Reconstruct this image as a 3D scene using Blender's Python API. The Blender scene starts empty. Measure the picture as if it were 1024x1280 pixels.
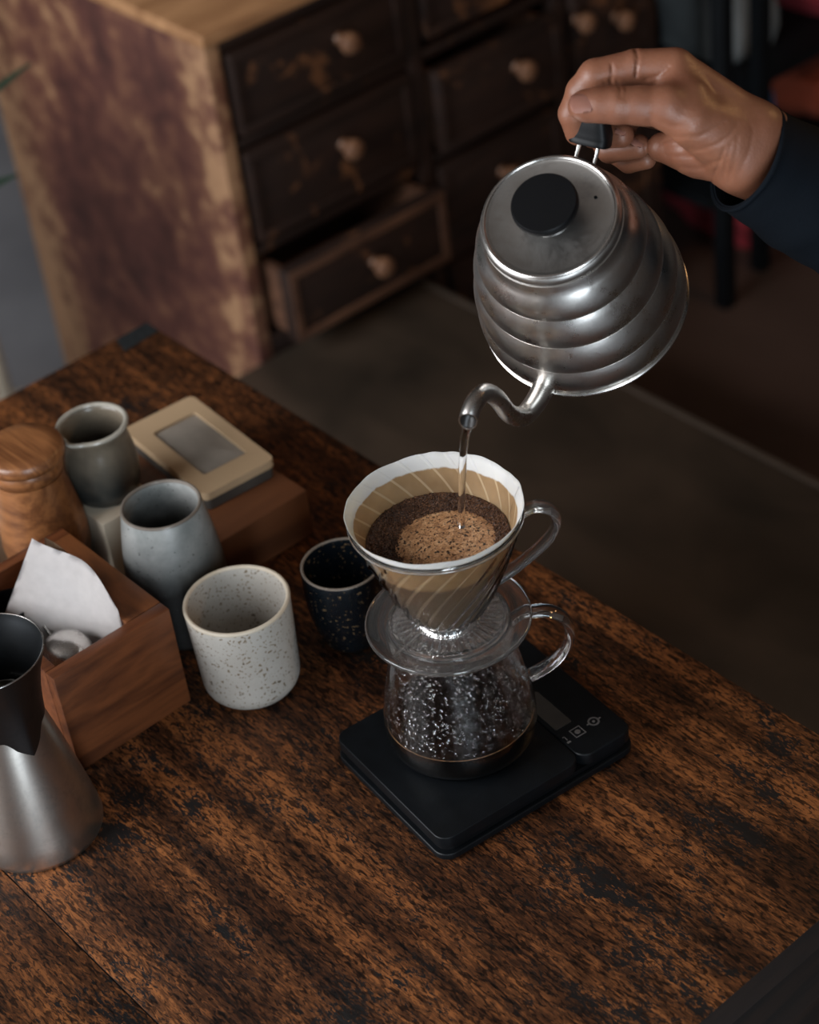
import bpy, bmesh, math, random
import numpy as np
from mathutils import Vector, Matrix, noise
random.seed(7)
PI = math.pi
scene = bpy.context.scene
COL = scene.collection
T = 0.72                                   # height of the table top above the floor

# ------------------------------------------------------------------ camera, world, light
cam_d = bpy.data.cameras.new('camera')
cam = bpy.data.objects.new('camera', cam_d)
COL.objects.link(cam)
cam.matrix_world = Matrix(((0.748195, 0.471042, -0.467251, 0.000000), (-0.654720, 0.410121, -0.634935, 0.000000), (-0.107452, 0.780974, 0.615251, 1.740000), (0.000000, 0.000000, 0.000000, 1.000000)))
cam_d.sensor_fit = 'HORIZONTAL'
cam_d.sensor_width = 24.0
cam_d.lens = 59.6319
cam_d.clip_start = 0.02
cam_d.dof.use_dof = True
cam_d.dof.focus_distance = 1.34
cam_d.dof.aperture_fstop = 4.5
scene.camera = cam

world = bpy.data.worlds.new('world')
scene.world = world
world.use_nodes = True
world.node_tree.nodes['Background'].inputs[0].default_value = (0.62, 0.78, 1.0, 1)
world.node_tree.nodes['Background'].inputs[1].default_value = 0.6

def area(name, loc, target, sx, sy, power, col):
    l = bpy.data.lights.new(name, 'AREA')
    l.shape = 'RECTANGLE'; l.size = sx; l.size_y = sy; l.energy = power; l.color = col
    o = bpy.data.objects.new(name, l); COL.objects.link(o)
    o.location = loc
    o.rotation_euler = (Vector(target) - Vector(loc)).to_track_quat('-Z', 'Y').to_euler()
    return o
# daylight through the two window openings of wall_left
area('window_daylight', (-1.40, 1.60, 1.75), (0, 1.60, 1.45), 1.9, 1.5, 62, (0.95, 0.97, 1.0))
# daylight through the tall glass door of wall_front, behind the camera on its left
area('door_daylight', (-0.55, -1.12, 1.2), (-0.2, 0, 0.9), 0.62, 2.2, 27, (0.80, 0.91, 1.0))
# a warm lamp further down the room, right of the frame
pl = bpy.data.lights.new('warm_lamp', 'POINT'); pl.energy = 8; pl.color = (1.0, 0.55, 0.22); pl.shadow_soft_size = 0.08
plo = bpy.data.objects.new('warm_lamp', pl); COL.objects.link(plo); plo.location = (2.1, 0.55, 1.75)

vs = scene.view_settings
vs.view_transform = 'Standard'; vs.look = 'None'; vs.gamma = 1.0; vs.use_curve_mapping = False
vs.exposure = 0.55

# ------------------------------------------------------------------ node helpers
class NT:
    def __init__(s, name):
        s.m = bpy.data.materials.new(name); s.m.use_nodes = True
        s.t = s.m.node_tree; s.n = s.t.nodes; s.b = s.n['Principled BSDF']
        s.co = s.n.new('ShaderNodeTexCoord')
    def link(s, a, b): s.t.links.new(a, b)
    def mapping(s, scale=(1, 1, 1), rot=(0, 0, 0), loc=(0, 0, 0)):
        n = s.n.new('ShaderNodeMapping'); n.inputs['Scale'].default_value = scale
        n.inputs['Rotation'].default_value = rot; n.inputs['Location'].default_value = loc
        s.link(s.co.outputs['Object'], n.inputs['Vector']); return n.outputs[0]
    def noise(s, vec, scale, detail=4, rough=0.55, dist=0.0):
        n = s.n.new('ShaderNodeTexNoise'); n.inputs['Scale'].default_value = scale
        n.inputs['Detail'].default_value = detail; n.inputs['Roughness'].default_value = rough
        n.inputs['Distortion'].default_value = dist
        s.link(vec, n.inputs['Vector']); return n.outputs['Fac']
    def voronoi(s, vec, scale, feature='F1', out='Distance'):
        n = s.n.new('ShaderNodeTexVoronoi'); n.feature = feature; n.inputs['Scale'].default_value = scale
        s.link(vec, n.inputs['Vector']); return n.outputs[out]
    def ramp(s, fac, stops):
        n = s.n.new('ShaderNodeValToRGB'); e = n.color_ramp.elements
        while len(e) < len(stops): e.new(0.5)
        for k, (p, c) in enumerate(stops):
            e[k].position = p
            e[k].color = (c, c, c, 1) if isinstance(c, (int, float)) else (*c, 1)
        s.link(fac, n.inputs[0]); return n.outputs[0]
    def mix(s, fac, a, b, mode='MIX'):
        n = s.n.new('ShaderNodeMix'); n.data_type = 'RGBA'; n.blend_type = mode
        for i, v in ((0, fac), (6, a), (7, b)):
            if isinstance(v, (int, float)): n.inputs[i].default_value = v
            elif isinstance(v, tuple): n.inputs[i].default_value = (*v, 1)
            else: s.link(v, n.inputs[i])
        return n.outputs[2]
    def math(s, op, a, b=0.0):
        n = s.n.new('ShaderNodeMath'); n.operation = op
        for i, v in ((0, a), (1, b)):
            if isinstance(v, (int, float)): n.inputs[i].default_value = v
            else: s.link(v, n.inputs[i])
        return n.outputs[0]
    def sep(s, vec):
        n = s.n.new('ShaderNodeSeparateXYZ'); s.link(vec, n.inputs[0]); return n.outputs
    def bump(s, h, strength=0.3, dist=0.001):
        n = s.n.new('ShaderNodeBump'); n.inputs['Strength'].default_value = strength
        n.inputs['Distance'].default_value = dist
        s.link(h, n.inputs['Height']); s.link(n.outputs[0], s.b.inputs['Normal'])
    def set(s, **k):
        for a, v in k.items():
            i = s.b.inputs[a.replace('_', ' ')]
            if isinstance(v, (int, float)): i.default_value = v
            elif isinstance(v, tuple): i.default_value = (*v, 1)
            else: s.link(v, i)
        return s.m

def plain(name, col, rough=0.5, metal=0.0, var=0.15, scale=30, bump=0.0, **k):
    t = NT(name); v = t.mapping()
    n = t.noise(v, scale, 4)
    c2 = tuple(x * (1 - var) for x in col); c1 = tuple(min(1, x * (1 + var)) for x in col)
    t.set(Base_Color=t.ramp(n, [(0.3, c2), (0.7, c1)]), Roughness=rough, Metallic=metal, **k)
    if bump: t.bump(n, bump)
    return t.m

def wood(name, dark, light, axis='Y', scale=18, stretch=9, rough=0.45, rings=6.0, bump=0.15, worn=None):
    t = NT(name)
    sc = [1, 1, 1]; sc['XYZ'.index(axis)] = 1.0 / stretch
    v = t.mapping(tuple(sc))
    n1 = t.noise(v, scale, 5, 0.6, 0.6)
    n2 = t.noise(v, scale * 7, 3, 0.6)
    w = t.math('FRACT', t.math('MULTIPLY', n1, rings))
    w = t.math('ABSOLUTE', t.math('SUBTRACT', w, 0.5))
    f = t.math('ADD', t.math('MULTIPLY', w, 0.9), t.math('MULTIPLY', n2, 0.55))
    c = t.ramp(f, [(0.15, dark), (0.75, light)])
    if worn:
        wv = t.mapping((1, 1, 1)); wn = t.noise(wv, worn[1], 3, 0.6, 0.3)
        c = t.mix(t.ramp(wn, [(worn[2], 0.0), (worn[2] + 0.1, 1.0)]), c, worn[0])
    t.set(Base_Color=c, Roughness=rough)
    t.bump(f, bump, 0.0008)
    return t.m

# ------------------------------------------------------------------ mesh helpers
def finish(bm, ang=35, smooth=True):
    bmesh.ops.recalc_face_normals(bm, faces=bm.faces)
    for f in bm.faces: f.smooth = smooth
    if smooth:
        lim = math.radians(ang)
        for e in bm.edges:
            if len(e.link_faces) == 2 and e.calc_face_angle(0) > lim: e.smooth = False

def obj(name, bm, mat, parent=None, ang=35, smooth=True, matrix=None):
    if isinstance(bm, bmesh.types.BMesh):
        finish(bm, ang, smooth)
        me = bpy.data.meshes.new(name); bm.to_mesh(me); bm.free()
    else: me = bm
    if mat and not me.materials: me.materials.append(mat)
    o = bpy.data.objects.new(name, me); COL.objects.link(o)
    if parent: o.parent = parent
    if matrix is not None: o.matrix_basis = matrix
    return o

def tag(o, label, cat, group=None):
    o['label'] = label; o['category'] = cat
    if group: o['group'] = group
    return o
def thing(name, label, cat, loc=(0, 0, 0), rz=0, group=None, matrix=None):
    o = bpy.data.objects.new(name, None); COL.objects.link(o)
    o.empty_display_size = 0.02
    if matrix is not None: o.matrix_world = matrix
    else: o.location = loc; o.rotation_euler = (0, 0, rz)
    return tag(o, label, cat, group)
def struct(o):
    o['kind'] = 'structure'; return o

def box(lo, hi, bev=0.0, seg=2, bm=None):
    b = bmesh.new()
    bmesh.ops.create_cube(b, size=1)
    for v in b.verts:
        v.co = Vector([lo[i] + (hi[i] - lo[i]) * (v.co[i] + 0.5) for i in range(3)])
    if bev: bmesh.ops.bevel(b, geom=list(b.edges), offset=bev, segments=seg, profile=0.6, affect='EDGES')
    if bm is None: return b
    me = bpy.data.meshes.new('tmp'); b.to_mesh(me); b.free(); bm.from_mesh(me); bpy.data.meshes.remove(me)
    return bm

def merge(*bms):
    out = bmesh.new()
    for b in bms:
        me = bpy.data.meshes.new('tmp'); b.to_mesh(me); b.free(); out.from_mesh(me); bpy.data.meshes.remove(me)
    return out

def lathe(prof, seg=72, fn=None, close=True):
    """prof: list of (r, z); closed loop if close.  fn(ang, r, z, k) -> (r, z)"""
    bm = bmesh.new(); rings = []
    for k, (r, z) in enumerate(prof):
        if r < 1e-6: rings.append([bm.verts.new((0, 0, z))]); continue
        ring = []
        for i in range(seg):
            a = 2 * PI * i / seg
            rr, zz = fn(a, r, z, k) if fn else (r, z)
            ring.append(bm.verts.new((rr * math.cos(a), rr * math.sin(a), zz)))
        rings.append(ring)
    pairs = list(zip(rings, rings[1:]))
    if close and len(rings[0]) > 1 and len(rings[-1]) > 1: pairs.append((rings[-1], rings[0]))
    for A, B in pairs:
        for i in range(seg):
            j = (i + 1) % seg
            if len(A) == 1 and len(B) == 1: continue
            if len(A) == 1: bm.faces.new((A[0], B[i], B[j]))
            elif len(B) == 1: bm.faces.new((A[i], A[j], B[0]))
            else: bm.faces.new((A[i], A[j], B[j], B[i]))
    return bm

def smooth_path(pts, n=8):
    """Catmull-Rom through pts (tuples of any length)"""
    P = [np.array(p, float) for p in pts]; P = [2 * P[0] - P[1]] + P + [2 * P[-1] - P[-2]]
    out = []
    for i in range(1, len(P) - 2):
        for k in range(n):
            t = k / n
            out.append(0.5 * ((2 * P[i]) + (-P[i-1] + P[i+1]) * t + (2*P[i-1] - 5*P[i] + 4*P[i+1] - P[i+2]) * t*t
                              + (-P[i-1] + 3*P[i] - 3*P[i+1] + P[i+2]) * t**3))
    out.append(P[-2]); return out

def tube(path, rad, seg=16, cap=True, flat=1.0, upv=None, hollow=None, sq=1.0):
    """tube along path (3D points); rad number or list; flat scales the second axis; hollow = wall thickness"""
    P = [Vector(p[:3]) for p in path]; n = len(P)
    R = [rad] * n if isinstance(rad, (int, float)) else list(rad)
    bm = bmesh.new()
    up = Vector(upv) if upv else None
    rings = []; prev = None
    for i in range(n):
        d = (P[min(i + 1, n - 1)] - P[max(i - 1, 0)]).normalized()
        if up is not None: u = (up - d * up.dot(d)).normalized()
        else:
            if prev is None:
                q = Vector((0, 0, 1)) if abs(d.z) < 0.9 else Vector((1, 0, 0)); u = (q - d * q.dot(d)).normalized()
            else: u = (prev - d * prev.dot(d)).normalized()
            prev = u
        v = d.cross(u)
        def ring(r): 
            out = []
            for k in range(seg):
                c_, s_ = math.cos(2*PI*k/seg), math.sin(2*PI*k/seg)
                c_ = math.copysign(abs(c_) ** sq, c_); s_ = math.copysign(abs(s_) ** sq, s_)
                out.append(bm.verts.new(P[i] + (u * c_ + v * s_ * flat) * r))
            return out
        rings.append((ring(R[i]), ring(R[i] - hollow) if hollow else None))
    def skin(A, B):
        for k in range(seg):
            j = (k + 1) % seg; bm.faces.new((A[k], A[j], B[j], B[k]))
    for i in range(n - 1):
        skin(rings[i][0], rings[i+1][0])
        if hollow: skin(rings[i+1][1], rings[i][1])
    if hollow: skin(rings[0][1], rings[0][0]); skin(rings[-1][0], rings[-1][1])
    elif cap: bm.faces.new(rings[0][0][::-1]); bm.faces.new(rings[-1][0])
    return bm

def prism(pts, z0, z1, bev=0.0, seg=3):
    bm = bmesh.new()
    vs_ = [bm.verts.new((p[0], p[1], z0)) for p in pts]
    f = bm.faces.new(vs_)
    r = bmesh.ops.extrude_face_region(bm, geom=[f])
    for v in r['geom']:
        if isinstance(v, bmesh.types.BMVert): v.co.z = z1
    bmesh.ops.recalc_face_normals(bm, faces=bm.faces)
    if bev:
        ed = [e for e in bm.edges if abs(e.verts[0].co.z - e.verts[1].co.z) < 1e-7]
        bmesh.ops.bevel(bm, geom=ed, offset=bev, segments=seg, profile=0.6, affect='EDGES')
    return bm
def rrect(x0, y0, x1, y1, r, n=8):
    out = []
    for cx_, cy_, a0 in ((x1-r, y1-r, 0), (x0+r, y1-r, PI/2), (x0+r, y0+r, PI), (x1-r, y0+r, 1.5*PI)):
        for k in range(n + 1):
            a = a0 + k / n * PI / 2; out.append((cx_ + r*math.cos(a), cy_ + r*math.sin(a)))
    return out

# ------------------------------------------------------------------ materials
def table_wood(axis='Y', worn=1.0):
    t = NT('worn_table_wood')
    g = t.mapping((1, 0.19, 1)) if axis == 'Y' else t.mapping((0.14, 1, 1))
    m = t.mapping()
    big = t.noise(m, 7, 4, 0.6, 0.4)
    mid = t.noise(t.mapping((1, 0.33, 1)), 44, 6, 0.70, 0.5)
    grain = t.noise(g, 470, 4, 0.66, 0.9)
    streak = t.noise(t.mapping((1, 0.045, 1)), 42, 5, 0.6, 0.3)
    pores = t.noise(t.mapping((1, 0.24, 1)), 460, 2, 0.5, 0.9)
    fleck = t.noise(t.mapping((1, 0.36, 1)), 380, 3, 0.6, 1.2)
    dark = (0.013, 0.0085, 0.0065); brown = (0.078, 0.029, 0.011); orange = (0.27, 0.094, 0.028)
    f = t.math('ADD', t.math('MULTIPLY', grain, 0.62), t.math('MULTIPLY', streak, 0.40))
    base = t.ramp(f, [(0.38, dark), (0.475, brown), (0.535, (0.140, 0.050, 0.017)), (0.60, orange)])
    # black varnish left in patches, broken into short flecks
    pm = t.math('ADD', t.math('MULTIPLY', mid, 0.75), t.math('MULTIPLY', big, 0.55))
    pf = t.math('ADD', pm, t.math('MULTIPLY', fleck, 0.62))
    far = t.n.new('ShaderNodeMapRange'); far.inputs['From Min'].default_value = .95; far.inputs['From Max'].default_value = 1.35
    far.inputs['To Min'].default_value = 0.0; far.inputs['To Max'].default_value = -0.10; t.link(t.sep(t.co.outputs['Object'])[1], far.inputs['Value'])
    pf = t.math('ADD', pf, far.outputs[0])
    n = t.n.new('ShaderNodeMapRange'); n.interpolation_type = 'SMOOTHSTEP'
    n.inputs['From Min'].default_value = 1.022; n.inputs['From Max'].default_value = 1.080
    t.link(pf, n.inputs['Value'])
    base = t.mix(1.0, base, t.ramp(pores, [(0.415, 0.20), (0.475, 1.0)]), 'MULTIPLY')
    c = t.mix(n.outputs[0], base, (0.011, 0.0095, 0.009))
    tint = t.ramp(t.math('ADD', t.math('MULTIPLY', big, .5), t.math('MULTIPLY', streak, .5)), [(0.40, (0.42, 0.38, 0.36)), (0.58, (1.0, 1.0, 1.0))])
    c = t.mix(1.0, c, tint, 'MULTIPLY')
    t.set(Base_Color=c, Roughness=t.ramp(t.math('ADD', t.math('MULTIPLY', grain, 0.5), t.math('MULTIPLY', mid, 0.5)), [(0.35, 0.40), (0.65, 0.62)]))
    t.b.inputs['Specular IOR Level'].default_value = 0.22
    t.bump(t.math('SUBTRACT', t.math('ADD', f, t.math('MULTIPLY', pores, 0.5)), t.math('MULTIPLY', n.outputs[0], 0.12)), 0.35, 0.0012)
    return t.m

M = {}
M['table'] = table_wood()
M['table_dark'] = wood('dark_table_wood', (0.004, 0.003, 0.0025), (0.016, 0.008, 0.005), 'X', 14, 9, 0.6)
M['block'] = wood('block_wood', (0.05, 0.018, 0.009), (0.15, 0.055, 0.022), 'X', 9, 6, 0.42, 4, 0.08)
M['walnut'] = wood('walnut', (0.056, 0.017, 0.007), (0.160, 0.050, 0.017), 'X', 28, 7, 0.4, 4, 0.06)
M['oak'] = wood('turned_orange_wood', (0.10, 0.034, 0.012), (0.27, 0.108, 0.038), 'Y', 34, 12, 0.34, 5, 0.04)
M['black_plastic'] = plain('black_plastic', (0.0035, 0.0035, 0.004), 0.45, var=0.1, Specular_IOR_Level=.20)
M['matt_black'] = plain('matt_black_plastic', (0.0028, 0.0036, 0.0045), 0.45, var=0.3, scale=60, Specular_IOR_Level=.22)
M['lcd'] = plain('grey_screen', (0.040, 0.035, 0.030), 0.25)
M['icon'] = plain('grey_print', (0.11, 0.10, 0.095), 0.6)
M['paper'] = plain('white_filter_paper', (0.66, 0.62, 0.60), 0.85, var=0.05, scale=120, bump=0.2)
M['cream'] = plain('cream_card', (0.55, 0.47, 0.36), 0.7, var=0.06)
M['navy'] = None
M['red'] = plain('red_fabric', (0.20, 0.012, 0.018), 0.9)
M['orange'] = plain('orange_red_fabric', (0.28, 0.05, 0.02), 0.9)
M['blue'] = plain('blue_plastic', (0.03, 0.09, 0.20), 0.5)
M['grey_bag'] = plain('grey_plastic', (0.16, 0.17, 0.17), 0.5)
M['black_metal'] = plain('black_metal', (0.003, 0.004, 0.005), 0.6, Specular_IOR_Level=.2)
M['leaf'] = plain('dark_leaf', (0.010, 0.035, 0.018), 0.45)
M['terracotta'] = plain('terracotta', (0.30, 0.12, 0.06), 0.8)
M['wall'] = plain('dim_plaster', (0.10, 0.082, 0.07), 0.9, var=0.05, scale=5)
M['ceiling'] = plain('ceiling_paint', (0.15, 0.13, 0.115), 0.9, var=0.05, scale=5)
M['frame'] = plain('window_frame_paint', (0.12, 0.10, 0.09), 0.5)

def metal(name, base, rough, smudge=0.12, aniso=None, warm=None):
    t = NT(name); m = t.mapping()
    n1 = t.noise(m, 45, 5, 0.7, 0.4); n2 = t.noise(m, 260, 3, 0.6)
    f = t.math('ADD', t.math('MULTIPLY', n1, 0.8), t.math('MULTIPLY', n2, 0.2))
    col = t.ramp(f, [(0.30, tuple(x * 0.72 for x in base)), (0.48, base), (0.7, tuple(min(1, x*1.12) for x in base))])
    spots = t.ramp(t.noise(m, 95, 4, 0.75), [(0.70, 1.0), (0.76, 0.35)])
    col = t.mix(1.0, col, spots, 'MULTIPLY')
    t.set(Base_Color=col, Metallic=1.0, Roughness=t.ramp(f, [(0.3, rough + smudge), (0.65, max(0.05, rough - smudge * 0.5))]))
    if aniso:
        bv = t.mapping(aniso); b = t.noise(bv, 300, 3, 0.6)
        t.bump(b, 0.10, 0.0003)
    else: t.bump(n1, 0.10, 0.001)
    return t.m
M['steel'] = metal('worn_kettle_steel', (0.60, 0.57, 0.535), 0.29, .10)
M['lid_steel'] = metal('kettle_lid_steel', (0.44, 0.42, 0.395), 0.36)
M['chrome'] = metal('steel_rim', (0.62, 0.59, 0.56), 0.25, 0.06)
M['brushed'] = metal('brushed_steel', (0.60, 0.56, 0.51), 0.32, 0.05, (1, 1, 0.03))
M['dark_steel'] = metal('dark_steel', (0.085, 0.09, 0.095), 0.35, 0.05)

def glass(name, rough=0.0, ior=1.46, tint=(1, 1, 1), bumpy=None):
    t = NT(name); t.set(Base_Color=tint, Roughness=rough, IOR=ior, Transmission_Weight=1.0)
    if bumpy:
        v = t.mapping(); b = t.voronoi(v, bumpy[0], 'SMOOTH_F1'); t.bump(t.math('MULTIPLY', b, -1.0), bumpy[1], 0.001)
    return t.m
M['clear'] = glass('clear_glass', 0.0, 1.46, (0.97, 0.96, 0.95))
M['plastic_clear'] = glass('clear_resin', 0.06, 1.45, (0.96, 0.93, 0.90))
M['plastic_clear'].node_tree.nodes['Principled BSDF'].inputs['Transmission Weight'].default_value = 0.975
M['cone_clear'] = glass('clear_cone_resin', 0.02, 1.45, (0.97, 0.95, 0.93))
M['water'] = glass('water', 0.0, 1.33)
M['drop'] = glass('water_drop', 0.0, 1.33)

def fogged():
    t = NT('fogged_glass')
    v = t.mapping(); n = t.noise(v, 160, 4, 0.7); s = t.noise(t.mapping((1, 1, 0.12)), 120, 4, 0.6)
    z = t.sep(t.co.outputs['Object'])[2]
    above = t.math('GREATER_THAN', z, .0260)
    rg = t.ramp(t.math('ADD', t.math('MULTIPLY', n, 0.5), t.math('MULTIPLY', s, 0.5)), [(0.42, 0.0), (0.58, 0.20)])
    t.set(Base_Color=(0.95, 0.94, 0.93), IOR=1.46, Transmission_Weight=1.0, Roughness=t.math('MULTIPLY', rg, above))
    t.bump(n, 0.10, 0.001)
    return t.m
M['fogged'] = fogged()

def coffee_liquid():
    t = NT('brewed_coffee'); t.set(Base_Color=(0.0025, 0.0012, 0.0007), Roughness=0.06, IOR=1.33); return t.m
M['coffee'] = coffee_liquid()

def ceramic(name, stops, fleck=None, rough=0.4, zgrad=None, nscale=22, bump=0.12):
    """stops: glaze ramp; fleck=(colour, scale, threshold); zgrad: (z positions and colours) mixed by height of the glaze"""
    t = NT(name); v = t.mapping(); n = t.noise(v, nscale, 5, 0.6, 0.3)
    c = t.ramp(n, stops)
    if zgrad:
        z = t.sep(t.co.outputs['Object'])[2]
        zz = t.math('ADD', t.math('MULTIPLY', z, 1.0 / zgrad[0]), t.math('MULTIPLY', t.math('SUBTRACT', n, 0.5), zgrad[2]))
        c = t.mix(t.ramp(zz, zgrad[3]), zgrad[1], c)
    if fleck:
        fn_ = t.noise(v, fleck[1], 2, 0.5)
        c = t.mix(t.ramp(fn_, [(fleck[2], 0.0), (fleck[2] + 0.03, 1.0)]), c, fleck[0])
        if len(fleck) > 3:
            f2 = t.noise(v, fleck[1] * 0.42, 2, 0.5)
            c = t.mix(t.ramp(f2, [(fleck[3], 0.0), (fleck[3] + 0.03, 1.0)]), c, tuple(x * 0.6 for x in fleck[0]))
    t.set(Base_Color=c, Roughness=rough); t.bump(n, bump, 0.001)
    return t.m
M['speckled'] = ceramic('speckled_grey_stoneware', [(0.3, (0.38, 0.345, 0.30)), (0.7, (0.47, 0.44, 0.395))], ((0.17, 0.12, 0.07), 430, 0.618, 0.69), 0.42)
M['speckled_rim'] = ceramic('speckled_cup_rim', [(0.3, (0.46, 0.38, 0.28)), (0.7, (0.58, 0.50, 0.40))], None, 0.4)
M['blackglaze'] = ceramic('navy_black_glaze', [(0.3, (0.0025, 0.004, 0.006)), (0.7, (0.005, 0.008, 0.011))], ((0.16, 0.10, 0.05), 360, 0.645), 0.30)
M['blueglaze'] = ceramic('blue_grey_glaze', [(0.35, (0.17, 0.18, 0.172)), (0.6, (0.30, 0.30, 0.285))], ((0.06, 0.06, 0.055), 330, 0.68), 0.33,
                         (0.122, (0.022, 0.021, 0.020), 0.30, [(0.48, 0.0), (0.95, 1.0)]))  # dark foot: shade on the lower cup, put into the glaze colour
M['blueglaze_rim'] = ceramic('brown_cup_rim', [(0.3, (0.10, 0.08, 0.065)), (0.7, (0.22, 0.19, 0.16))], None, 0.3)
M['creamer'] = ceramic('olive_grey_glaze', [(0.3, (0.13, 0.105, 0.075)), (0.7, (0.21, 0.17, 0.125))], None, 0.28,
                       (0.065, (0.035, 0.038, 0.036), 0.6, [(0.2, 0.0), (0.8, 1.0)]))
M['creamer_rim'] = ceramic('creamer_rim_glaze', [(0.3, (0.30, 0.27, 0.22)), (0.7, (0.46, 0.43, 0.37))], None, 0.2)

# ------------------------------------------------------------------ room
def concrete():
    t = NT('grey_concrete'); v = t.mapping(); n = t.noise(v, 3, 6, 0.6)
    t.set(Base_Color=t.ramp(n, [(0.3, (0.17, 0.165, 0.175)), (0.7, (0.27, 0.265, 0.275))]), Roughness=0.6); t.bump(n, 0.1); return t.m
def dark_floor(name, a, b, sc=5):
    t = NT(name); v = t.mapping((1, 0.6, 1)); n = t.noise(v, sc, 6, 0.6, 0.5); n2 = t.noise(v, sc * 0.5, 3)
    t.set(Base_Color=t.ramp(t.math('ADD', t.math('MULTIPLY', n, 0.5), t.math('MULTIPLY', n2, 0.5)), [(0.38, a), (0.62, b)]), Roughness=0.55)
    t.bump(n, 0.15, 0.002); return t.m
RX0_, RX1_, RY0_, RY1_, H = -1.5, 4.4, -1.2, 4.9, 2.8
struct(obj('floor', box((RX0_, RY0_, -0.1), (1.199, RY1_, 0)), concrete()))
struct(obj('floor', box((1.199, 2.482, -0.1), (RX1_, RY1_, 0)), concrete()))
struct(obj('floor', box((1.199, RY0_, -0.1), (RX1_, 2.482, 0)), dark_floor('dark_wood_floor', (0.046, 0.027, 0.020), (0.080, 0.048, 0.036))))
struct(obj('ceiling', box((RX0_ - .1, RY0_ - .1, H), (RX1_ + .1, RY1_ + .1, H + 0.1)), M['ceiling']))
struct(obj('wall_back', box((RX0_ - .1, RY1_, 0), (RX1_ + .1, RY1_ + .1, H)), M['wall']))
struct(obj('wall_right', box((RX1_, RY0_, 0), (RX1_ + .1, RY1_, H)), M['wall']))
def wall_hole(name, lo, hi, a, wa, wb, z0, z1):
    '''wall box with one opening from wa to wb along axis a, between heights z0 and z1'''
    bs = []
    def seg(p, q, za, zb):
        l = list(lo); h = list(hi); l[a] = p; h[a] = q; l[2] = za; h[2] = zb
        if q - p > 1e-4 and zb - za > 1e-4: bs.append(box(tuple(l), tuple(h)))
    seg(lo[a], wa, 0, H); seg(wb, hi[a], 0, H); seg(wa, wb, 0, z0); seg(wa, wb, z1, H)
    return struct(obj(name, merge(*bs), M['wall']))
def frame(name, lo, hi, a, f=0.05):
    l, h = list(lo), list(hi); bs = []
    for p, q, za, zb in ((lo[a], lo[a] + f, lo[2], hi[2]), (hi[a] - f, hi[a], lo[2], hi[2]), (lo[a] + f, hi[a] - f, lo[2], lo[2] + f), (lo[a] + f, hi[a] - f, hi[2] - f, hi[2])):
        l[a], h[a], l[2], h[2] = p, q, za, zb; bs.append(box(tuple(l), tuple(h)))
    return struct(obj(name, merge(*bs), M['frame']))
wall_hole('wall_left', (RX0_ - .1, RY0_, 0), (RX0_, RY1_, H), 1, 0.65, 2.55, 1.0, 2.5)
frame('window_1', (RX0_ - .08, 0.65, 1.0), (RX0_ - .03, 2.55, 2.5), 1)
wall_hole('wall_front', (RX0_ - .1, RY0_ - .1, 0), (RX1_, RY0_, H), 0, -1.05, -0.05, 0.02, 2.4)
frame('door_1', (-1.05, RY0_ - .08, 0.02), (-0.05, RY0_ - .03, 2.4), 0)

# low dark bench between the table and the chest
BT = 0.2694
pt = thing('low_bench', 'low dark worn wooden bench top between the table and the drawer chest', 'bench', (0, 0, 0))
M['platform'] = dark_floor('worn_dark_board', (0.024, 0.017, 0.011), (0.066, 0.045, 0.030), 8)
obj('bench_top', box((0.86, -0.30, BT - .040), (1.461, 1.905, BT), 0.004), M['platform'], pt)
obj('edge_strip', box((1.461, -0.30, BT - .040), (1.4716, 1.905, BT + .0005), 0.002), plain('worn_edge', (0.055, 0.038, 0.026), 0.7), pt)
for lx in (.90, 1.40):
    for ly in (-.24, .75, 1.80): obj('leg', box((lx, ly, 0), (lx + .05, ly + .05, BT - .0405), .003), M['platform'], pt)

# ------------------------------------------------------------------ table
tb = thing('table', 'worn dark brown wooden table with flecked varnish under the coffee things', 'table', (0, 0, 0))
TX1, TY0, TY1 = 0.800, 0.541, 1.462
TX0 = -0.62
for x0, x1, hue in ((0.3275, TX1, 0), (-0.14, 0.3275, 1), (TX0, -0.14, 2)):
    o = obj('plank', box((x0 + 0.0003, TY0, T - 0.028), (x1 - 0.0003, TY1, T), 0.0011), M['table'], tb)
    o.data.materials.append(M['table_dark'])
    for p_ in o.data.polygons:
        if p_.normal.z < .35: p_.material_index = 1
for lo, hi in (((TX0+.03, TY0+.02, T-.12), (TX1-.03, TY0+.045, T-.029)), ((TX0+.03, TY1-.045, T-.12), (TX1-.03, TY1-.02, T-.029)),
               ((TX1-.055, TY0+.046, T-.12), (TX1-.03, TY1-.046, T-.029)), ((TX0+.03, TY0+.046, T-.12), (TX0+.055, TY1-.046, T-.029))):
    obj('apron', box(lo, hi, 0.002), M['table_dark'], tb)
for x in (TX0 + .06, TX1 - .12):
    for y in (TY0 + .05, TY1 - .11):
        obj('leg', box((x, y, 0), (x + .06, y + .06, T - .12), 0.004), M['table_dark'], tb)
s_ = obj('metal_corner_strip', prism([(0.757, 1.436), (0.799, 1.440), (0.799, 1.461), (0.763, 1.459)], T, T + 0.0012, 0.0004, 1), plain('dull_metal_strip', (0.035, 0.04, 0.042), 0.5, 0.6, 0.3, 200), tb)
s_['label'] = 'dull dark metal strip on the far corner'

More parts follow.
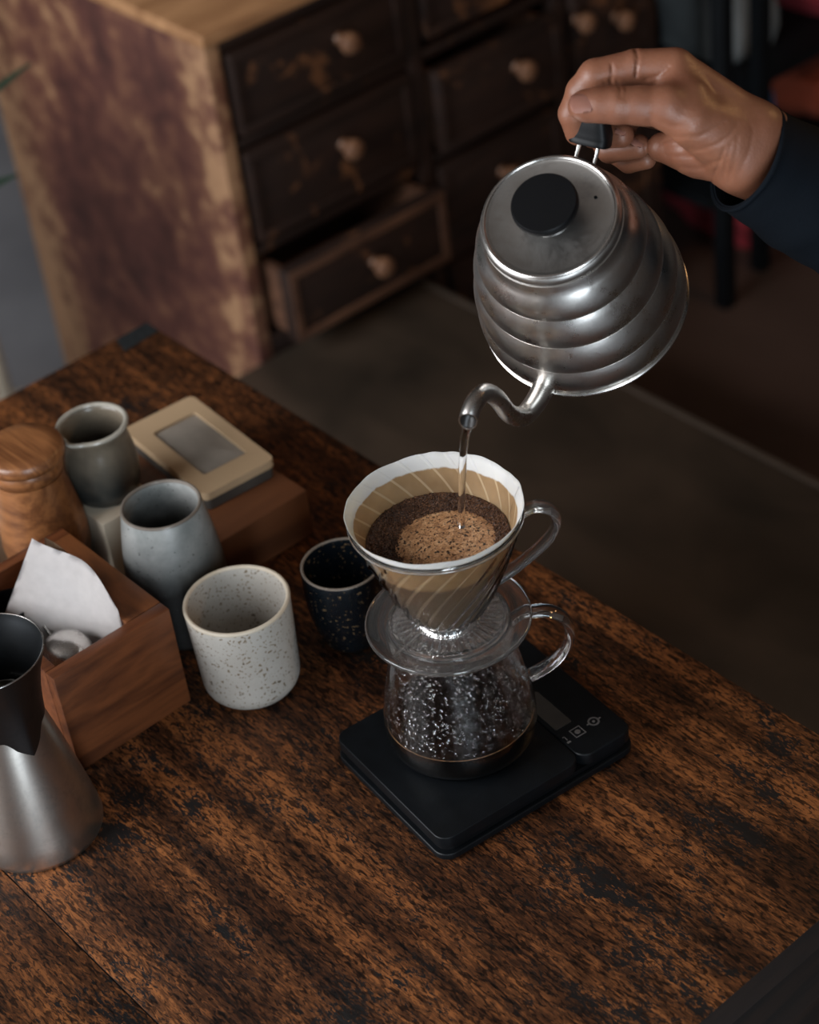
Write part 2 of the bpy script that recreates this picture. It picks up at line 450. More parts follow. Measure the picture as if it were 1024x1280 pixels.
# ------------------------------------------------------------------ drawer chest
CX0, CX1, CY0, CY1, CH = 1.199, 1.962, 1.911, 2.480, 0.716
def chest_paint():
    t = NT('worn_maroon_paint'); v = t.mapping(); n = t.noise(v, 8, 5, 0.6, 0.5); n2 = t.noise(v, 30, 4, 0.6)
    x, y, z = t.sep(t.co.outputs['Object'])
    # rubbed through along the front and rear edges of the side panel
    k1 = t.n.new('ShaderNodeMapRange'); k1.inputs['From Min'].default_value = CY1 - .17; k1.inputs['From Max'].default_value = CY1 - .02
    k1.inputs['To Min'].default_value = 0.0; k1.inputs['To Max'].default_value = 0.17; t.link(y, k1.inputs['Value'])
    k2 = t.n.new('ShaderNodeMapRange'); k2.inputs['From Min'].default_value = CY0 + .085; k2.inputs['From Max'].default_value = CY0 + .045
    k2.inputs['To Min'].default_value = 0.0; k2.inputs['To Max'].default_value = 0.12; t.link(y, k2.inputs['Value'])
    k = t.n.new('ShaderNodeMath'); k.operation = 'ADD'; t.link(k1.outputs[0], k.inputs[0]); t.link(k2.outputs[0], k.inputs[1])
    f = t.math('ADD', t.math('ADD', t.math('MULTIPLY', n, 0.6), t.math('MULTIPLY', n2, 0.4)), k.outputs[0])
    c = t.ramp(f, [(0.38, (0.046, 0.014, 0.010)), (0.50, (0.090, 0.029, 0.020)), (0.59, (0.16, 0.066, 0.036)), (0.665, (0.34, 0.185, 0.095))])
    t.set(Base_Color=c, Roughness=0.6); t.bump(n, 0.2, 0.002); return t.m
def chest_front(name='worn_dark_drawer_wood'):
    t = NT(name); v = t.mapping(); n = t.noise(v, 15, 5, 0.62, 0.6); n2 = t.noise(t.mapping((0.2, 1, 1)), 40, 4)
    c = t.ramp(n2, [(0.3, (0.013, 0.006, 0.004)), (0.7, (0.028, 0.012, 0.007))])
    c = t.mix(t.ramp(n, [(0.60, 0.0), (0.69, 1.0)]), c, (0.17, 0.068, 0.026))
    t.set(Base_Color=c, Roughness=0.55); t.bump(n, 0.2, 0.002); return t.m
M['chest'] = chest_paint(); M['front'] = chest_front()
M['bare'] = wood('bare_worn_wood', (0.24, 0.11, 0.045), (0.44, 0.23, 0.105), 'X', 12, 6, 0.55, 3, 0.1)
M['knob'] = wood('turned_knob_wood', (0.12, 0.055, 0.03), (0.26, 0.13, 0.07), 'Y', 30, 4, 0.4, 3, 0.05)
M['edge_wood'] = wood('worn_edge_wood', (0.05, 0.022, 0.013), (0.15, 0.07, 0.038), 'X', 20, 5, 0.55, 3, 0.1)
ch = thing('drawer_chest', 'old maroon painted wooden chest with many knobbed drawers behind the table', 'chest', (0, 0, 0))
obj('side_panel', box((CX0, CY0, 0), (CX0 + 0.022, CY1, CH), 0.003), M['chest'], ch)
obj('side_panel', box((CX1 - 0.022, CY0, 0), (CX1, CY1, CH), 0.003), M['front'], ch)
obj('back_panel', box((CX0 + 0.023, CY1 - 0.02, 0.0), (CX1 - 0.023, CY1, CH), 0.001), M['front'], ch)
obj('top_panel', box((CX0 - 0.006, CY0 - 0.010, CH), (CX1 + 0.006, CY1 + 0.01, CH + 0.018), 0.005), M['bare'], ch)
def rail(lo, hi): obj('rail', box(lo, hi, 0.002), M['front'], ch)
YF = CY0
rail((CX0 + .023, YF, 0.0), (CX1 - .023, YF + .02, 0.030))
rail((CX0 + .023, YF, BT - .012), (CX1 - .023, YF + .02, BT + .026))
rail((CX0 + .023, YF, CH - .016), (CX1 - .023, YF + .02, CH - .001))
stiles = (1.515, 1.772)
for sx in stiles: rail((sx - .011, YF, .031), (sx + .011, YF + .02, BT - .013)); rail((sx - .011, YF, BT + .027), (sx + .011, YF + .02, CH - .017))
cols = ((CX0 + .026, stiles[0] - .014), (stiles[0] + .014, stiles[1] - .014), (stiles[1] + .014, CX1 - .026))
ZB_ = lambda z: BT + .855 * z
rows = ((ZB_(.033), ZB_(.166)), (ZB_(.190), ZB_(.346)), (ZB_(.365), CH - .018))
for (xa, xb) in cols:
    for zr in (ZB_(.171), ZB_(.349)): rail((xa, YF + .001, zr), (xb, YF + .02, zr + .012))
def knob(parent, x, y, z, r=0.0145):
    prof = [(0, -0.030), (r*.55, -0.0295), (r*.9, -0.026), (r, -0.020), (r*.85, -0.014), (r*.5, -0.010), (r*.42, -0.004), (r*.6, 0.0), (0, 0.0)]
    bm = lathe([(a, b) for a, b in prof], 24, close=False)
    bmesh.ops.rotate(bm, verts=bm.verts, cent=(0, 0, 0), matrix=Matrix.Rotation(-PI / 2, 3, 'X'))
    o = obj('knob', bm, M['knob'], parent); o.location = (x, y, z); return o
def drawer(x0, x1, z0, z1, out, knobs, skew=0.0, open_box=False):
    """drawer front standing `out` metres proud of the chest, with its box behind"""
    g = 0.003
    bm = box((x0 + g, YF - out - .004, z0 + g), (x1 - g, YF - out + .015, z1 - g), 0.004)
    d = obj('drawer', bm, M['front'], ch)
    m = 0.014
    fr = merge(box((x0+g+.002, YF-out-.0075, z1-g-m), (x1-g-.002, YF-out-.0045, z1-g-.002), .001), box((x0+g+.002, YF-out-.0075, z0+g+.002), (x1-g-.002, YF-out-.0045, z0+g+m), .001),
               box((x0+g+.002, YF-out-.0075, z0+g+m+.0005), (x0+g+m, YF-out-.0045, z1-g-m-.0005), .001), box((x1-g-m, YF-out-.0075, z0+g+m+.0005), (x1-g-.002, YF-out-.0045, z1-g-m-.0005), .001))
    obj('drawer_moulding', fr, M['edge_wood'] if out > .02 else M['front'], d)
    if out > .01:
        bx = merge(box((x0+g+.006, YF-out+.016, z0+.008), (x0+g+.016, YF+.20, z1-.012)), box((x1-g-.016, YF-out+.016, z0+.008), (x1-g-.006, YF+.20, z1-.012)),
                   box((x0+g+.0165, YF-out+.016, z0+.008), (x1-g-.0165, YF+.20, z0+.014)))
        obj('drawer_box', bx, M['edge_wood'], d)
    for kx, kz in knobs: knob(d, kx, YF - out - .005, kz)
def kz(x, z): return (x * .855, ZB_(z))
drawer(cols[0][0], cols[0][1], rows[2][0], rows[2][1], 0.0, [kz(1.632, .447)])
drawer(cols[0][0], cols[0][1], rows[1][0], rows[1][1], 0.0, [kz(1.612, .283)])
drawer(cols[0][0], cols[0][1], rows[0][0], rows[0][1], 0.046, [kz(1.600, .104)])
drawer(cols[1][0], cols[1][1], rows[2][0] + .010, rows[2][1], 0.0, [kz(1.92, .45)])
drawer(cols[1][0], cols[1][1], rows[1][0], rows[1][1] - .010, 0.014, [kz(1.955, .277)])
drawer(cols[1][0], cols[1][1], rows[0][0], rows[0][1], 0.0, [kz(1.92, .10)])
drawer(cols[2][0], cols[2][1], rows[2][0], rows[2][1], 0.0, [kz(2.19, .45)])
drawer(cols[2][0], cols[2][1], rows[1][0], rows[1][1], 0.006, [kz(2.098, .300), kz(2.186, .270)])
drawer(cols[2][0], cols[2][1], rows[0][0], rows[0][1], 0.0, [kz(2.19, .10)])
for xa, xb in cols: drawer(xa, xb, .034, BT - .015, 0.0, [])

# ------------------------------------------------------------------ shelf rack and its goods, right background
rk = thing('metal_rack', 'black metal rack with thin legs standing right of the drawer chest', 'rack', (0, 0, 0))
RX0, RX1, RY0, RY1 = 1.988, 2.98, 1.810, 2.19
for lx, ly in ((RX0, RY0), (RX0 + .115, RY0 + .03), (RX1, RY0), (RX0 + .02, RY1), (RX1, RY1)):
    obj('leg', box((lx - .012, ly - .012, 0), (lx + .012, ly + .012, 1.0), .002), M['black_metal'], rk)
for zz in (.14, .30, .62): obj('shelf', box((RX0 + .020, RY0 + .045, zz), (RX1 - .014, RY1 - .014, zz + .015), .002), M['black_metal'], rk)
obj('back_panel', box((RX0 + .012, RY1 + .0125, .05), (RX1, RY1 + .02, 1.0)), M['black_metal'], rk)  # black sheet added to stand for the dark, shaded space behind
def sack(name, c, s, mat, label, cat, seed=0):
    bm = bmesh.new(); bmesh.ops.create_cube(bm, size=1)
    bmesh.ops.subdivide_edges(bm, edges=bm.edges, cuts=7, use_grid_fill=True)
    for v in bm.verts:
        p = v.co.copy(); q = p.normalized() * 0.62; p = p.lerp(q, 0.45)
        n = noise.noise(v.co * 3.1 + Vector((seed, 0, 0)))
        p *= 1 + 0.12 * n; p.z = max(p.z, -0.46)
        v.co = Vector((p.x * s[0], p.y * s[1], (p.z + .46) * s[2]))
    o = obj(name, bm, mat, None, 60); o.location = c; return tag(o, label, cat)
sack('cushion', (2.27, 1.98, .0), (.30, .22, .10), M['red'], 'dark red cushion on the floor under the metal rack', 'cushion', 1)
sack('bundle', (2.135, 1.93, .156), (.10, .11, .12), M['blue'], 'small blue bundle on the rack shelf behind the wrist', 'bundle', 2)
sack('folded_cloth', (2.40, 1.98, .156), (.24, .20, .075), M['orange'], 'orange red folded cloth on the rack shelf above the sleeve', 'cloth', 3)
sack('plastic_bag', (2.17, 1.99, .316), (.11, .16, .15), M['grey_bag'], 'grey bag on the upper rack shelf above the hand', 'bag', 4)
sack('blanket', (2.45, 1.99, .316), (.26, .22, .11), M['red'], 'dark red blanket on the upper rack shelf at the top right corner', 'blanket', 5)

# plant and stool at the left edge
pp = thing('potted_plant', 'potted plant with long dark green leaves at the upper left edge', 'plant', (.62, 2.25, 0))
obj('pot', lathe([(0, .0), (.09, .0), (.12, .26), (.125, .26), (.125, .285), (.11, .285), (.105, .25), (0, .25)], 32, close=False), M['terracotta'], pp)
def leaf_bm(base, tip, width, sag):
    b, t_ = Vector(base), Vector(tip); n = 12; d = t_ - b; side = d.cross(Vector((0, 0, 1))).normalized()
    bm = bmesh.new(); rows_ = []
    for i in range(n + 1):
        u = i / n; c = b + d * u + Vector((0, 0, sag * 4 * u * (1 - u)))
        w = width * (math.sin(PI * min(1, u * .92 + .06)) ** .8) * .5
        th = 0.0012
        rows_.append([bm.verts.new(c - side * w + Vector((0, 0, .12 * w))), bm.verts.new(c + Vector((0, 0, th))), bm.verts.new(c + side * w + Vector((0, 0, .12 * w))), bm.verts.new(c - Vector((0, 0, th)))])
    for A, B in zip(rows_, rows_[1:]):
        for k in range(4): bm.faces.new((A[k], A[(k+1) % 4], B[(k+1) % 4], B[k]))
    bm.faces.new(rows_[0]); bm.faces.new(rows_[-1][::-1])
    return bm
for tip in [(.991, 1.945, .768), (.925, 1.915, .665), (.3, 2.4, .9), (.45, 2.55, .95), (.25, 2.1, .8), (.72, 2.55, .9), (.6, 2.3, 1.1)]:
    obj('leaf', leaf_bm((0, 0, .255), (tip[0] - .62, tip[1] - 2.25, tip[2]), .085, .06), M['leaf'], pp)
st = thing('floor_stand', 'pale wooden pole of a floor stand at the left edge behind the table', 'stand', (1.052, 2.400, 0))
obj('foot', lathe([(0, 0), (.10, 0), (.105, .008), (.09, .016), (.02, .022), (0, .022)], 40, close=False), M['cream'], st)
obj('pole', tube([(0, 0, .0225), (0, 0, 1.45)], .0125, 20), M['cream'], st)
obj('finial', lathe([(0, 1.451), (.014, 1.451), (.020, 1.468), (.014, 1.486), (0, 1.490)], 24, close=False), M['cream'], st)

# ------------------------------------------------------------------ block, case, cream boxes
bk = obj('wooden_block', box((.606, 1.091, T), (.705, 1.262, T + .0445), .0016), M['block'])
tag(bk, 'low dark brown wooden block on the table carrying the tan case', 'block')
cs = thing('tan_case', 'flat tan case with a grey clear window lying on the wooden block', 'case', (.6715, 1.188, T + .045), math.radians(-4))
M['tan'] = plain('tan_card', (0.42, 0.29, 0.17), 0.55, var=0.06, scale=20)
M['tan_side'] = plain('dark_case_side', (0.05, 0.042, 0.035), 0.6)
obj('case_base', prism(rrect(-.033, -.062, .033, .062, .006), 0, .010, .001), M['tan_side'], cs)
bm = bmesh.new()
outer = rrect(-.034, -.063, .034, .063, .006, 6); inner = rrect(-.0195, -.040, .0225, .040, .003, 6)
for zt in (0,):
    vo = [bm.verts.new((x, y, .0175)) for x, y in outer]; vi = [bm.verts.new((x, y, .0175)) for x, y in inner]
    vo2 = [bm.verts.new((x, y, .0105)) for x, y in outer]; vi2 = [bm.verts.new((x, y, .0105)) for x, y in inner]
    for k in range(len(vo)):
        j = (k + 1) % len(vo)
        bm.faces.new((vo[k], vo[j], vi[j], vi[k])); bm.faces.new((vo2[k], vi2[k], vi2[j], vo2[j]))
        bm.faces.new((vo[k], vo2[k], vo2[j], vo[j])); bm.faces.new((vi[k], vi[j], vi2[j], vi2[k]))
obj('case_frame', bm, M['tan'], cs)
obj('case_window', prism(rrect(-.0192, -.0397, .0222, .0397, .003, 6), .0106, .0155, .0008, 2), plain('smoked_window', (0.25, 0.22, 0.185), 0.25, var=.2, scale=25), cs)['label'] = 'greyish clear window'
b1 = obj('cream_box', box((.553, 1.150, T), (.604, 1.243, T + .0695), .0015), M['cream']); tag(b1, 'cream box under the dark glazed creamer', 'box')
b2 = obj('cream_box', box((.42, 1.245, T), (.515, 1.31, T + .05), .0015), M['cream']); tag(b2, 'cream box behind the turned wooden canister at the left edge', 'box')

# ------------------------------------------------------------------ pottery
def cup_bm(R, h, wall, rb, rc, bulge=0.0, rimr=None, seg=80):
    """open cup: outer profile from base to rim, inner back down"""
    out = [(0, 0.0), (rb - rc, 0.0)]
    for k in range(1, 7):
        a = k / 6 * PI / 2; out.append((rb - rc + rc * math.sin(a), rc - rc * math.cos(a)))
    for k in range(1, 15):
        u = k / 14; z = rc + (h - wall * .5 - rc) * u
        out.append((rb + (R - rb) * u + bulge * math.sin(PI * u ** .8), z))
    Rm = R
    for k in range(1, 6):
        a = k / 5 * PI; out.append((Rm - wall/2 + wall/2 * math.cos(a), h - wall*.5 + wall/2 * math.sin(a)))
    for k in range(13, 0, -1):
        u = k / 14; z = rc + (h - wall*.5 - rc) * u
        out.append((rb + (R - rb) * u + bulge * math.sin(PI * u ** .8) - wall, z))
    out += [(rb - wall - rc * .5, wall * 1.3), (0, wall * 1.2)]
    return out
def wob(amp, seed):
    def f(a, r, z, k):
        n = noise.noise(Vector((math.cos(a) * 1.2 + seed, math.sin(a) * 1.2, z * 14)))
        return r * (1 + amp * n), z
    return f
c1 = thing('cup', 'pale grey speckled stoneware cup beside the walnut box', 'cup', (.5615, .986, T))
obj('cup_body', lathe(cup_bm(.0390, .083, .0030, .0365, .014), 96, wob(.006, 1), close=False), M['speckled'], c1, 60)
rim_t = []
def ring_bm(R, z, r, seg=96, n=10, fn=None):
    return lathe([(R + r * math.cos(2*PI*k/n), z + r * math.sin(2*PI*k/n)) for k in range(n)], seg, fn)
obj('cup_rim', ring_bm(.03755, .0820, .00172, fn=wob(.006, 1)), M['speckled_rim'], c1)['label'] = 'tan unglazed rim'
c2 = thing('cup', 'navy black cup with tan flecks behind the glass dripper', 'cup', (.6445, .9685, T))
obj('cup_body', lathe(cup_bm(.0305, .0745, .0022, .0235, .012, .0035), 96, close=False), M['blackglaze'], c2, 60)
obj('cup_rim', ring_bm(.0294, .0737, .00115), plain('dull_brown_rim', (0.15, 0.12, 0.095), .35), c2)['label'] = 'thin dull brown rim'
c3 = thing('cup', 'tall blue grey glazed tumbler between walnut box and wooden block', 'cup', (.566, 1.074, T))
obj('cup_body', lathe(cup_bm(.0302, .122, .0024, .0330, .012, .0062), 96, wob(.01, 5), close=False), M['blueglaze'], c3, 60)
obj('cup_rim', ring_bm(.0290, .1212, .0014, fn=wob(.01, 5)), M['blueglaze_rim'], c3)['label'] = 'brown edged rim'
# creamer with pouring lip towards the canister
cr = thing('creamer', 'small olive grey glazed pouring jug standing on the cream box', 'jug', (.5815, 1.184, T + .070))
def lip(a, r, z, k):
    d = math.atan2(math.sin(a - LIPA), math.cos(a - LIPA)); g = math.exp(-(d / .22) ** 2) * max(0, (z - .052) / .012)
    return r * (1 + .16 * g), z + .0015 * g
LIPA = math.radians(205)
obj('jug_body', lathe([(0, 0), (.021, 0), (.0255, .002), (.0275, .010), (.0290, .024), (.0285, .036), (.0265, .048), (.0252, .054), (.0262, .059), (.0280, .0625), (.0275, .0645),
    (.0255, .0640), (.0240, .0600), (.0232, .054), (.0245, .046), (.0262, .034), (.0265, .02), (.024, .006), (0, .004)], 80, lip, close=False), M['creamer'], cr, 70)
obj('jug_rim', lathe([(0.0266 + .0021 * math.cos(2*PI*k/10), .0640 + .0019 * math.sin(2*PI*k/10)) for k in range(10)], 80, lip), M['creamer_rim'], cr)['label'] = 'glossy pale rim with pouring lip'

# turned wooden canister
cn = thing('wooden_canister', 'turned orange wood canister with a round flat lid behind the walnut box', 'canister', (.5215, 1.1865, T))
obj('canister_body', lathe([(0, 0), (.024, 0), (.0265, .004), (.0285, .020), (.031, .038), (.0335, .050), (.0345, .060), (.0335, .075), (.0305, .095), (.0275, .114), (.0268, .1215), (0, .1215)], 80, close=False), M['oak'], cn, 60)
obj('canister_collar', lathe([(0, .122), (.0262, .122), (.0278, .125), (.0278, .131), (.0265, .1335), (0, .1335)], 80, close=False), M['oak'], cn)
obj('lid', lathe([(0, .134), (.0285, .134), (.0312, .136), (.0320, .140), (.0312, .1445), (.0290, .1468), (.020, .1475), (0, .1475)], 80, close=False), M['oak'], cn, 60)

# ------------------------------------------------------------------ walnut box with filters and scoop
BX0, BX1, BY0, BY1, BH = .4185, .5180, 1.0065, 1.1470, .0905
wb = thing('walnut_box', 'open walnut box holding paper filters and a metal scoop', 'box', (0, 0, T))
OX0, OX1, OY0, OY1 = .4275, .4880, 1.0175, 1.1370
e_ = .0003
obj('box_panel', box((BX0, BY0, 0), (BX1, OY0, BH), .0010), M['walnut'], wb)
obj('box_panel', box((BX0, OY1, 0), (BX1, BY1, BH), .0010), M['walnut'], wb)
obj('box_panel', box((BX0, OY0 + e_, 0), (OX0, OY1 - e_, BH), .0008), M['walnut'], wb)
M['walnut_y'] = wood('walnut_long', (0.060, 0.019, 0.007), (0.185, 0.062, 0.020), 'Y', 28, 7, 0.4, 4, 0.06)
obj('box_panel', box((OX1, OY0 + e_, 0), (BX1, OY1 - e_, BH), .0008), M['walnut_y'], wb)
obj('box_floor', box((OX0 + e_, OY0 + e_, .002), (OX1 - e_, OY1 - e_, .008)), M['walnut'], wb)

def sheet(P00, P10, P01, P11, top_fn, mat, name, label, bow, th=.0005, n=24, m=16):
    """bowed paper sheet between four corners; P0*: left edge, P1*: right edge, bottom to top"""
    bm = bmesh.new(); g = []
    A, B, C_, D = map(Vector, (P00, P10, P01, P11)); nrm = (B - A).cross(C_ - A).normalized()
    for i in range(n + 1):
        u = i / n; col_ = []
        for j in range(m + 1):
            v = j / m * top_fn(u)
            p = (A.lerp(B, u)).lerp(C_.lerp(D, u), v) + nrm * (bow * math.sin(PI * u) * (0.3 + .7 * v))
            col_.append(bm.verts.new(p))
        g.append(col_)
    for i in range(n):
        for j in range(m): bm.faces.new((g[i][j], g[i+1][j], g[i+1][j+1], g[i][j+1]))
    bmesh.ops.solidify(bm, geom=list(bm.faces), thickness=th)
    return tag(obj(name, bm, mat, None, 60), label, 'paper filter')
sheet((0.43, 1.1215, 0.768), (0.4855, 1.0215, 0.732), (0.4696, 1.0941, 0.858), (0.4868, 1.023, 0.8196), lambda u: 1 + .16 * math.sin(PI * u ** 1.7), M['paper'], 'filter_sheet', 'folded white paper filter standing in the walnut box', -.004)
sheet((0.4385, 1.092, 0.732), (0.4845, 1.042, 0.732), (0.4786, 1.0927, 0.854), (0.4855, 1.042, 0.808), lambda u: 1 + .08 * math.sin(PI * u), plain('brown_filter_paper', (.30,.19,.11), .85, var=.08, scale=90), 'filter_sheet', 'brown paper filter showing behind the white one in the walnut box', -.003)
sc = thing('metal_scoop', 'shiny metal scoop lying in the walnut box below the paper filter', 'scoop', (.452, 1.050, T + .060), math.radians(-8), None)
dome = [(0, .020), (.008, .0195), (.015, .016), (.0195, .009), (.0210, 0.0), (.0200, 0.0), (.0185, .0085), (.0142, .015), (.0076, .0183), (0, .0188)]
obj('scoop_bowl', lathe(dome, 48, close=False), M['chrome'], sc, 60)
obj('scoop_handle', tube([(0, .019, .002), (0, .035, .004), (0, .060, .010)], .0028, 10, flat=.5), M['chrome'], sc)
cp = tag(obj('metal_cup', lathe([(0, 0), (.014, 0), (.016, .004), (.0175, .052), (.0168, .052), (.0152, .005), (0, .003)], 48, close=False), M['dark_steel'], None), 'dull grey metal cup in the far end of the walnut box', 'cup')
cp.location = (.4475, 1.118, T + .0085 + .016)

# ------------------------------------------------------------------ brushed steel server, left edge
sv = thing('steel_server', 'brushed steel cone shaped server with flared dark mouth at left edge', 'server', (.3685, .9835, T))
obj('server_body', lathe([(0, 0), (.042, 0), (.0450, .0015), (.0455, .005), (.0435, .018), (.0385, .045), (.0325, .075), (.0275, .098), (.0245, .112), (.0240, .118), (.0228, .118), (.0235, .110), (.031, .075), (.043, .012), (0, .003)], 96, close=False), M['brushed'], sv, 60)
SPA = -1.569
def collar_fn(a, r, z, k):
    d = math.atan2(math.sin(a - SPA), math.cos(a - SPA)); g = max(0, 1 - abs(d) / .62) ** 1.6
    low = max(0, (.135 - z) / .03)
    z2 = z - .030 * g * low
    return r * (1 + .10 * g * low), z2
obj('dark_mouth', lathe([(.0268, .106), (.0275, .115), (.0290, .128), (.0325, .145), (.0372, .158), (.0385, .1640), (.0380, .1640), (.0366, .158), (.0318, .145), (.0280, .128), (.0260, .115), (.0254, .106)], 96, collar_fn), M['dark_steel'], sv, 60)['label'] = 'dark flared mouth with a pointed lower lip'
obj('mouth_rim', ring_bm(.0385, .1640, .0006), M['chrome'], sv)

# ------------------------------------------------------------------ scale
sa = math.radians(-6.5)
sl = thing('scale', 'flat black digital scale under the glass server', 'scale', (.540, .748, T), sa)
obj('scale_base', prism(rrect(-.0012, -.0012, .165, .1342, .0115), .0018, .0072, .0014), M['matt_black'], sl)
obj('scale_waist', prism(rrect(.0025, .0025, .161, .1305, .010), .0073, .0112), M['black_plastic'], sl)
for fx in (.018, .146):
    for fy in (.018, .115): obj('foot', prism([(fx + .006*math.cos(k*PI/8), fy + .006*math.sin(k*PI/8)) for k in range(16)], 0, .002), M['black_plastic'], sl)
# weighing plate and raised control panel, one thin joint between them
obj('weighing_plate', prism(rrect(0, 0, .1172, .133, .010), .0130, .0220, .0012), M['matt_black'], sl)
obj('control_panel', prism(rrect(.1180, .0005, .164, .1325, .010), .0113, .0215, .0018), M['matt_black'], sl)
obj('gap_layer', prism(rrect(.005, .005, .1150, .128, .008), .0113, .0129), M['black_plastic'], sl)
obj('screen', prism(rrect(.1215, .034, .1355, .074, .001, 3), .0215, .0219), M['lcd'], sl)['label'] = 'grey display'
def iconring(x, y, w, h, t_=.0007):
    return merge(box((x-w, y-h, .0215), (x+w, y-h+t_, .02175)), box((x-w, y+h-t_, .0215), (x+w, y+h, .02175)), box((x-w, y-h+t_, .0215), (x-w+t_, y+h-t_, .02175)), box((x+w-t_, y-h+t_, .0215), (x+w, y+h-t_, .02175)))
def disc(x, y, r, n=16): return prism([(x + r*math.cos(2*PI*k/n), y + r*math.sin(2*PI*k/n)) for k in range(n)], .0215, .02176)
obj('button_mark', merge(iconring(.1322, .0234, .0044, .0044), disc(.1322, .0234, .0021)), M['icon'], sl)
obj('button_mark', merge(*[box((.1469 + .0036*math.cos(a) - .0006, .0241 + .0036*math.sin(a) - .0006, .0215), (.1469 + .0036*math.cos(a) + .0006, .0241 + .0036*math.sin(a) + .0006, .02175)) for a in [k*PI/9 for k in range(18)]],
    disc(.1469, .0241, .0011), box((.1410, .0236, .0215), (.1428, .0246, .02175)), box((.1510, .0236, .0215), (.1530, .0246, .02175))), M['icon'], sl)
obj('button_mark', merge(box((.1215, .0215, .0215), (.1222, .0255, .02175)), box((.1195+.001, .0250, .0215), (.1222, .0257, .02175)), box((.1200, .0185, .0215), (.1228, .0200, .02175))), M['icon'], sl)

# ------------------------------------------------------------------ glass server with coffee
SX, SY = .618, .813
SZ = T + .0222
HD = Vector((.80, -.60, 0))                # handles point this way
gs = thing('glass_server', 'glass coffee server with a loop handle standing on the scale', 'server', (SX, SY, SZ))
def prof_r(z):  # outer radius of the server wall
    pts = [(0, .0440), (.003, .0485), (.008, .0515), (.014, .0528), (.020, .0532), (.030, .0525), (.045, .0500), (.063, .0463), (.080, .0430), (.095, .0410), (.104, .0405)]
    for (a, ra), (b, rb) in zip(pts, pts[1:]):
        if a <= z <= b: return ra + (rb - ra) * (z - a) / (b - a)
    return pts[-1][1]
zs = [0.0, .003, .006, .008, .011, .014, .017, .020, .025, .030, .037, .045, .054, .063, .072, .080, .088, .095, .100, .104]
wall = .0016
outp = [(0, 0.0005), (.030, .0005), (.040, 0)] + [(prof_r(z), z) for z in zs]
lipp = [(.0408, .1050), (.0402, .1058), (.0395, .1050)]
inp = [(prof_r(z) - wall, z) for z in reversed(zs) if z >= .006] + [(.046, .0032), (.038, .0024), (0, .0024)]
obj('server_body', lathe(outp + lipp + inp, 112, close=False), M['fogged'], gs, 60)
CZ = .0250
lq = [(0, .0027), (.038, .0027), (.0455, .0036)] + [(prof_r(z) - wall - .00012, z) for z in zs if .008 <= z < CZ] + [(prof_r(CZ) - wall - .00012, CZ), (0, CZ)]
lo_ = obj('brewed_coffee', lathe(lq, 96, close=False), M['coffee'], None, 50); lo_.location = (SX, SY, SZ)
tag(lo_, 'thin layer of black coffee inside the glass server', 'coffee')
obj('froth_ring', ring_bm(prof_r(CZ) - wall - .0006, CZ + .0001, .00028, 112, 8, wob(.004, 3)), plain('coffee_froth', (0.24, 0.115, 0.045), .4, var=.5, scale=400), lo_)
def loop(pts, w, th, name, parent, mat):
    """flat glass strap handle: pts (radius, z) in the handle plane"""
    P = smooth_path(pts, 10)
    side = HD.cross(Vector((0, 0, 1)))
    path = [HD * p[0] + Vector((0, 0, p[1])) for p in P]
    return obj(name, tube(path, w, 24, flat=th / w, upv=side), mat, parent, 60)
loop([(.0405, .0985), (.052, .1035), (.066, .1030), (.0765, .0950), (.0800, .0820), (.0760, .0680), (.0660, .0560), (.0510, .0470)], .0062, .0034, 'handle', gs, M['clear'])
# condensation: small drops clinging to the inside of the wall
rng = random.Random(3)
bmd = bmesh.new()
tmpl = bmesh.new(); bmesh.ops.create_icosphere(tmpl, subdivisions=1, radius=1.0)
tv = [v.co.copy() for v in tmpl.verts]; tf = [[v.index for v in f.verts] for f in tmpl.faces]; tmpl.free()
V = []; F_ = []
for k in range(2500):
    a = rng.random() * 2 * PI; z = .0275 + .072 * rng.random()
    s = .0004 + .0009 * rng.random() ** 2.2
    stretch = 1.0 + (2.2 * rng.random() if rng.random() < .25 else 0)
    r = prof_r(z) - wall - s * .32
    c = Vector((r * math.cos(a), r * math.sin(a), z)); n_ = Vector((math.cos(a), math.sin(a), 0)); t_ = Vector((-math.sin(a), math.cos(a), 0))
    b0 = len(V)
    for q in tv: V.append(c + n_ * (q.x * s * .5) + t_ * (q.y * s) + Vector((0, 0, q.z * s * stretch)))
    F_ += [[b0 + i for i in f] for f in tf]
me = bpy.data.meshes.new('condensation'); me.from_pydata([tuple(v) for v in V], [], F_); me.polygons.foreach_set('use_smooth', [True] * len(me.polygons))
dr = obj('condensation', me, M['drop'], gs); dr['kind'] = 'stuff'

# ------------------------------------------------------------------ dripper
DZ = T + .1283
dp = thing('dripper', 'clear ribbed cone dripper with a round plate sitting on the glass server', 'dripper', (SX, SY, DZ))
# plate z 0..0.003 ; cone from z .004 to .089
pp_ = [(.0200, .0012), (.0300, .0012), (.0370, .0002), (.0375, -.0030), (.0385, -.0030), (.0390, .0000), (.0540, .0000), (.0556, .0004), (.0560, .0016), (.0556, .0030), (.0546, .0034), (.0538, .0026),
       (.0400, .0024), (.0390, .0034), (.0380, .0034), (.0370, .0028), (.0300, .0046), (.0225, .0092), (.0205, .0097)]
def plate_fn(a, r, z, k): return (r, z + (.0007 * max(0, math.cos(40 * a)) if .0225 < r < .0372 and z > .002 else 0))
pp_ = pp_[:-3] + [(.0340, .0034), (.0300, .0040), (.0262, .0046), (.0232, .0058), (.0225, .0098), (.0205, .0099)]
obj('plate', lathe(pp_, 320, plate_fn), M['plastic_clear'], dp, 60)
ZB, ZT = .0100, .0890
def cone_r(z): return .0225 + (.0563 - .0225) * (max(0, z - ZB) / (ZT - ZB)) ** .75
NR = 22
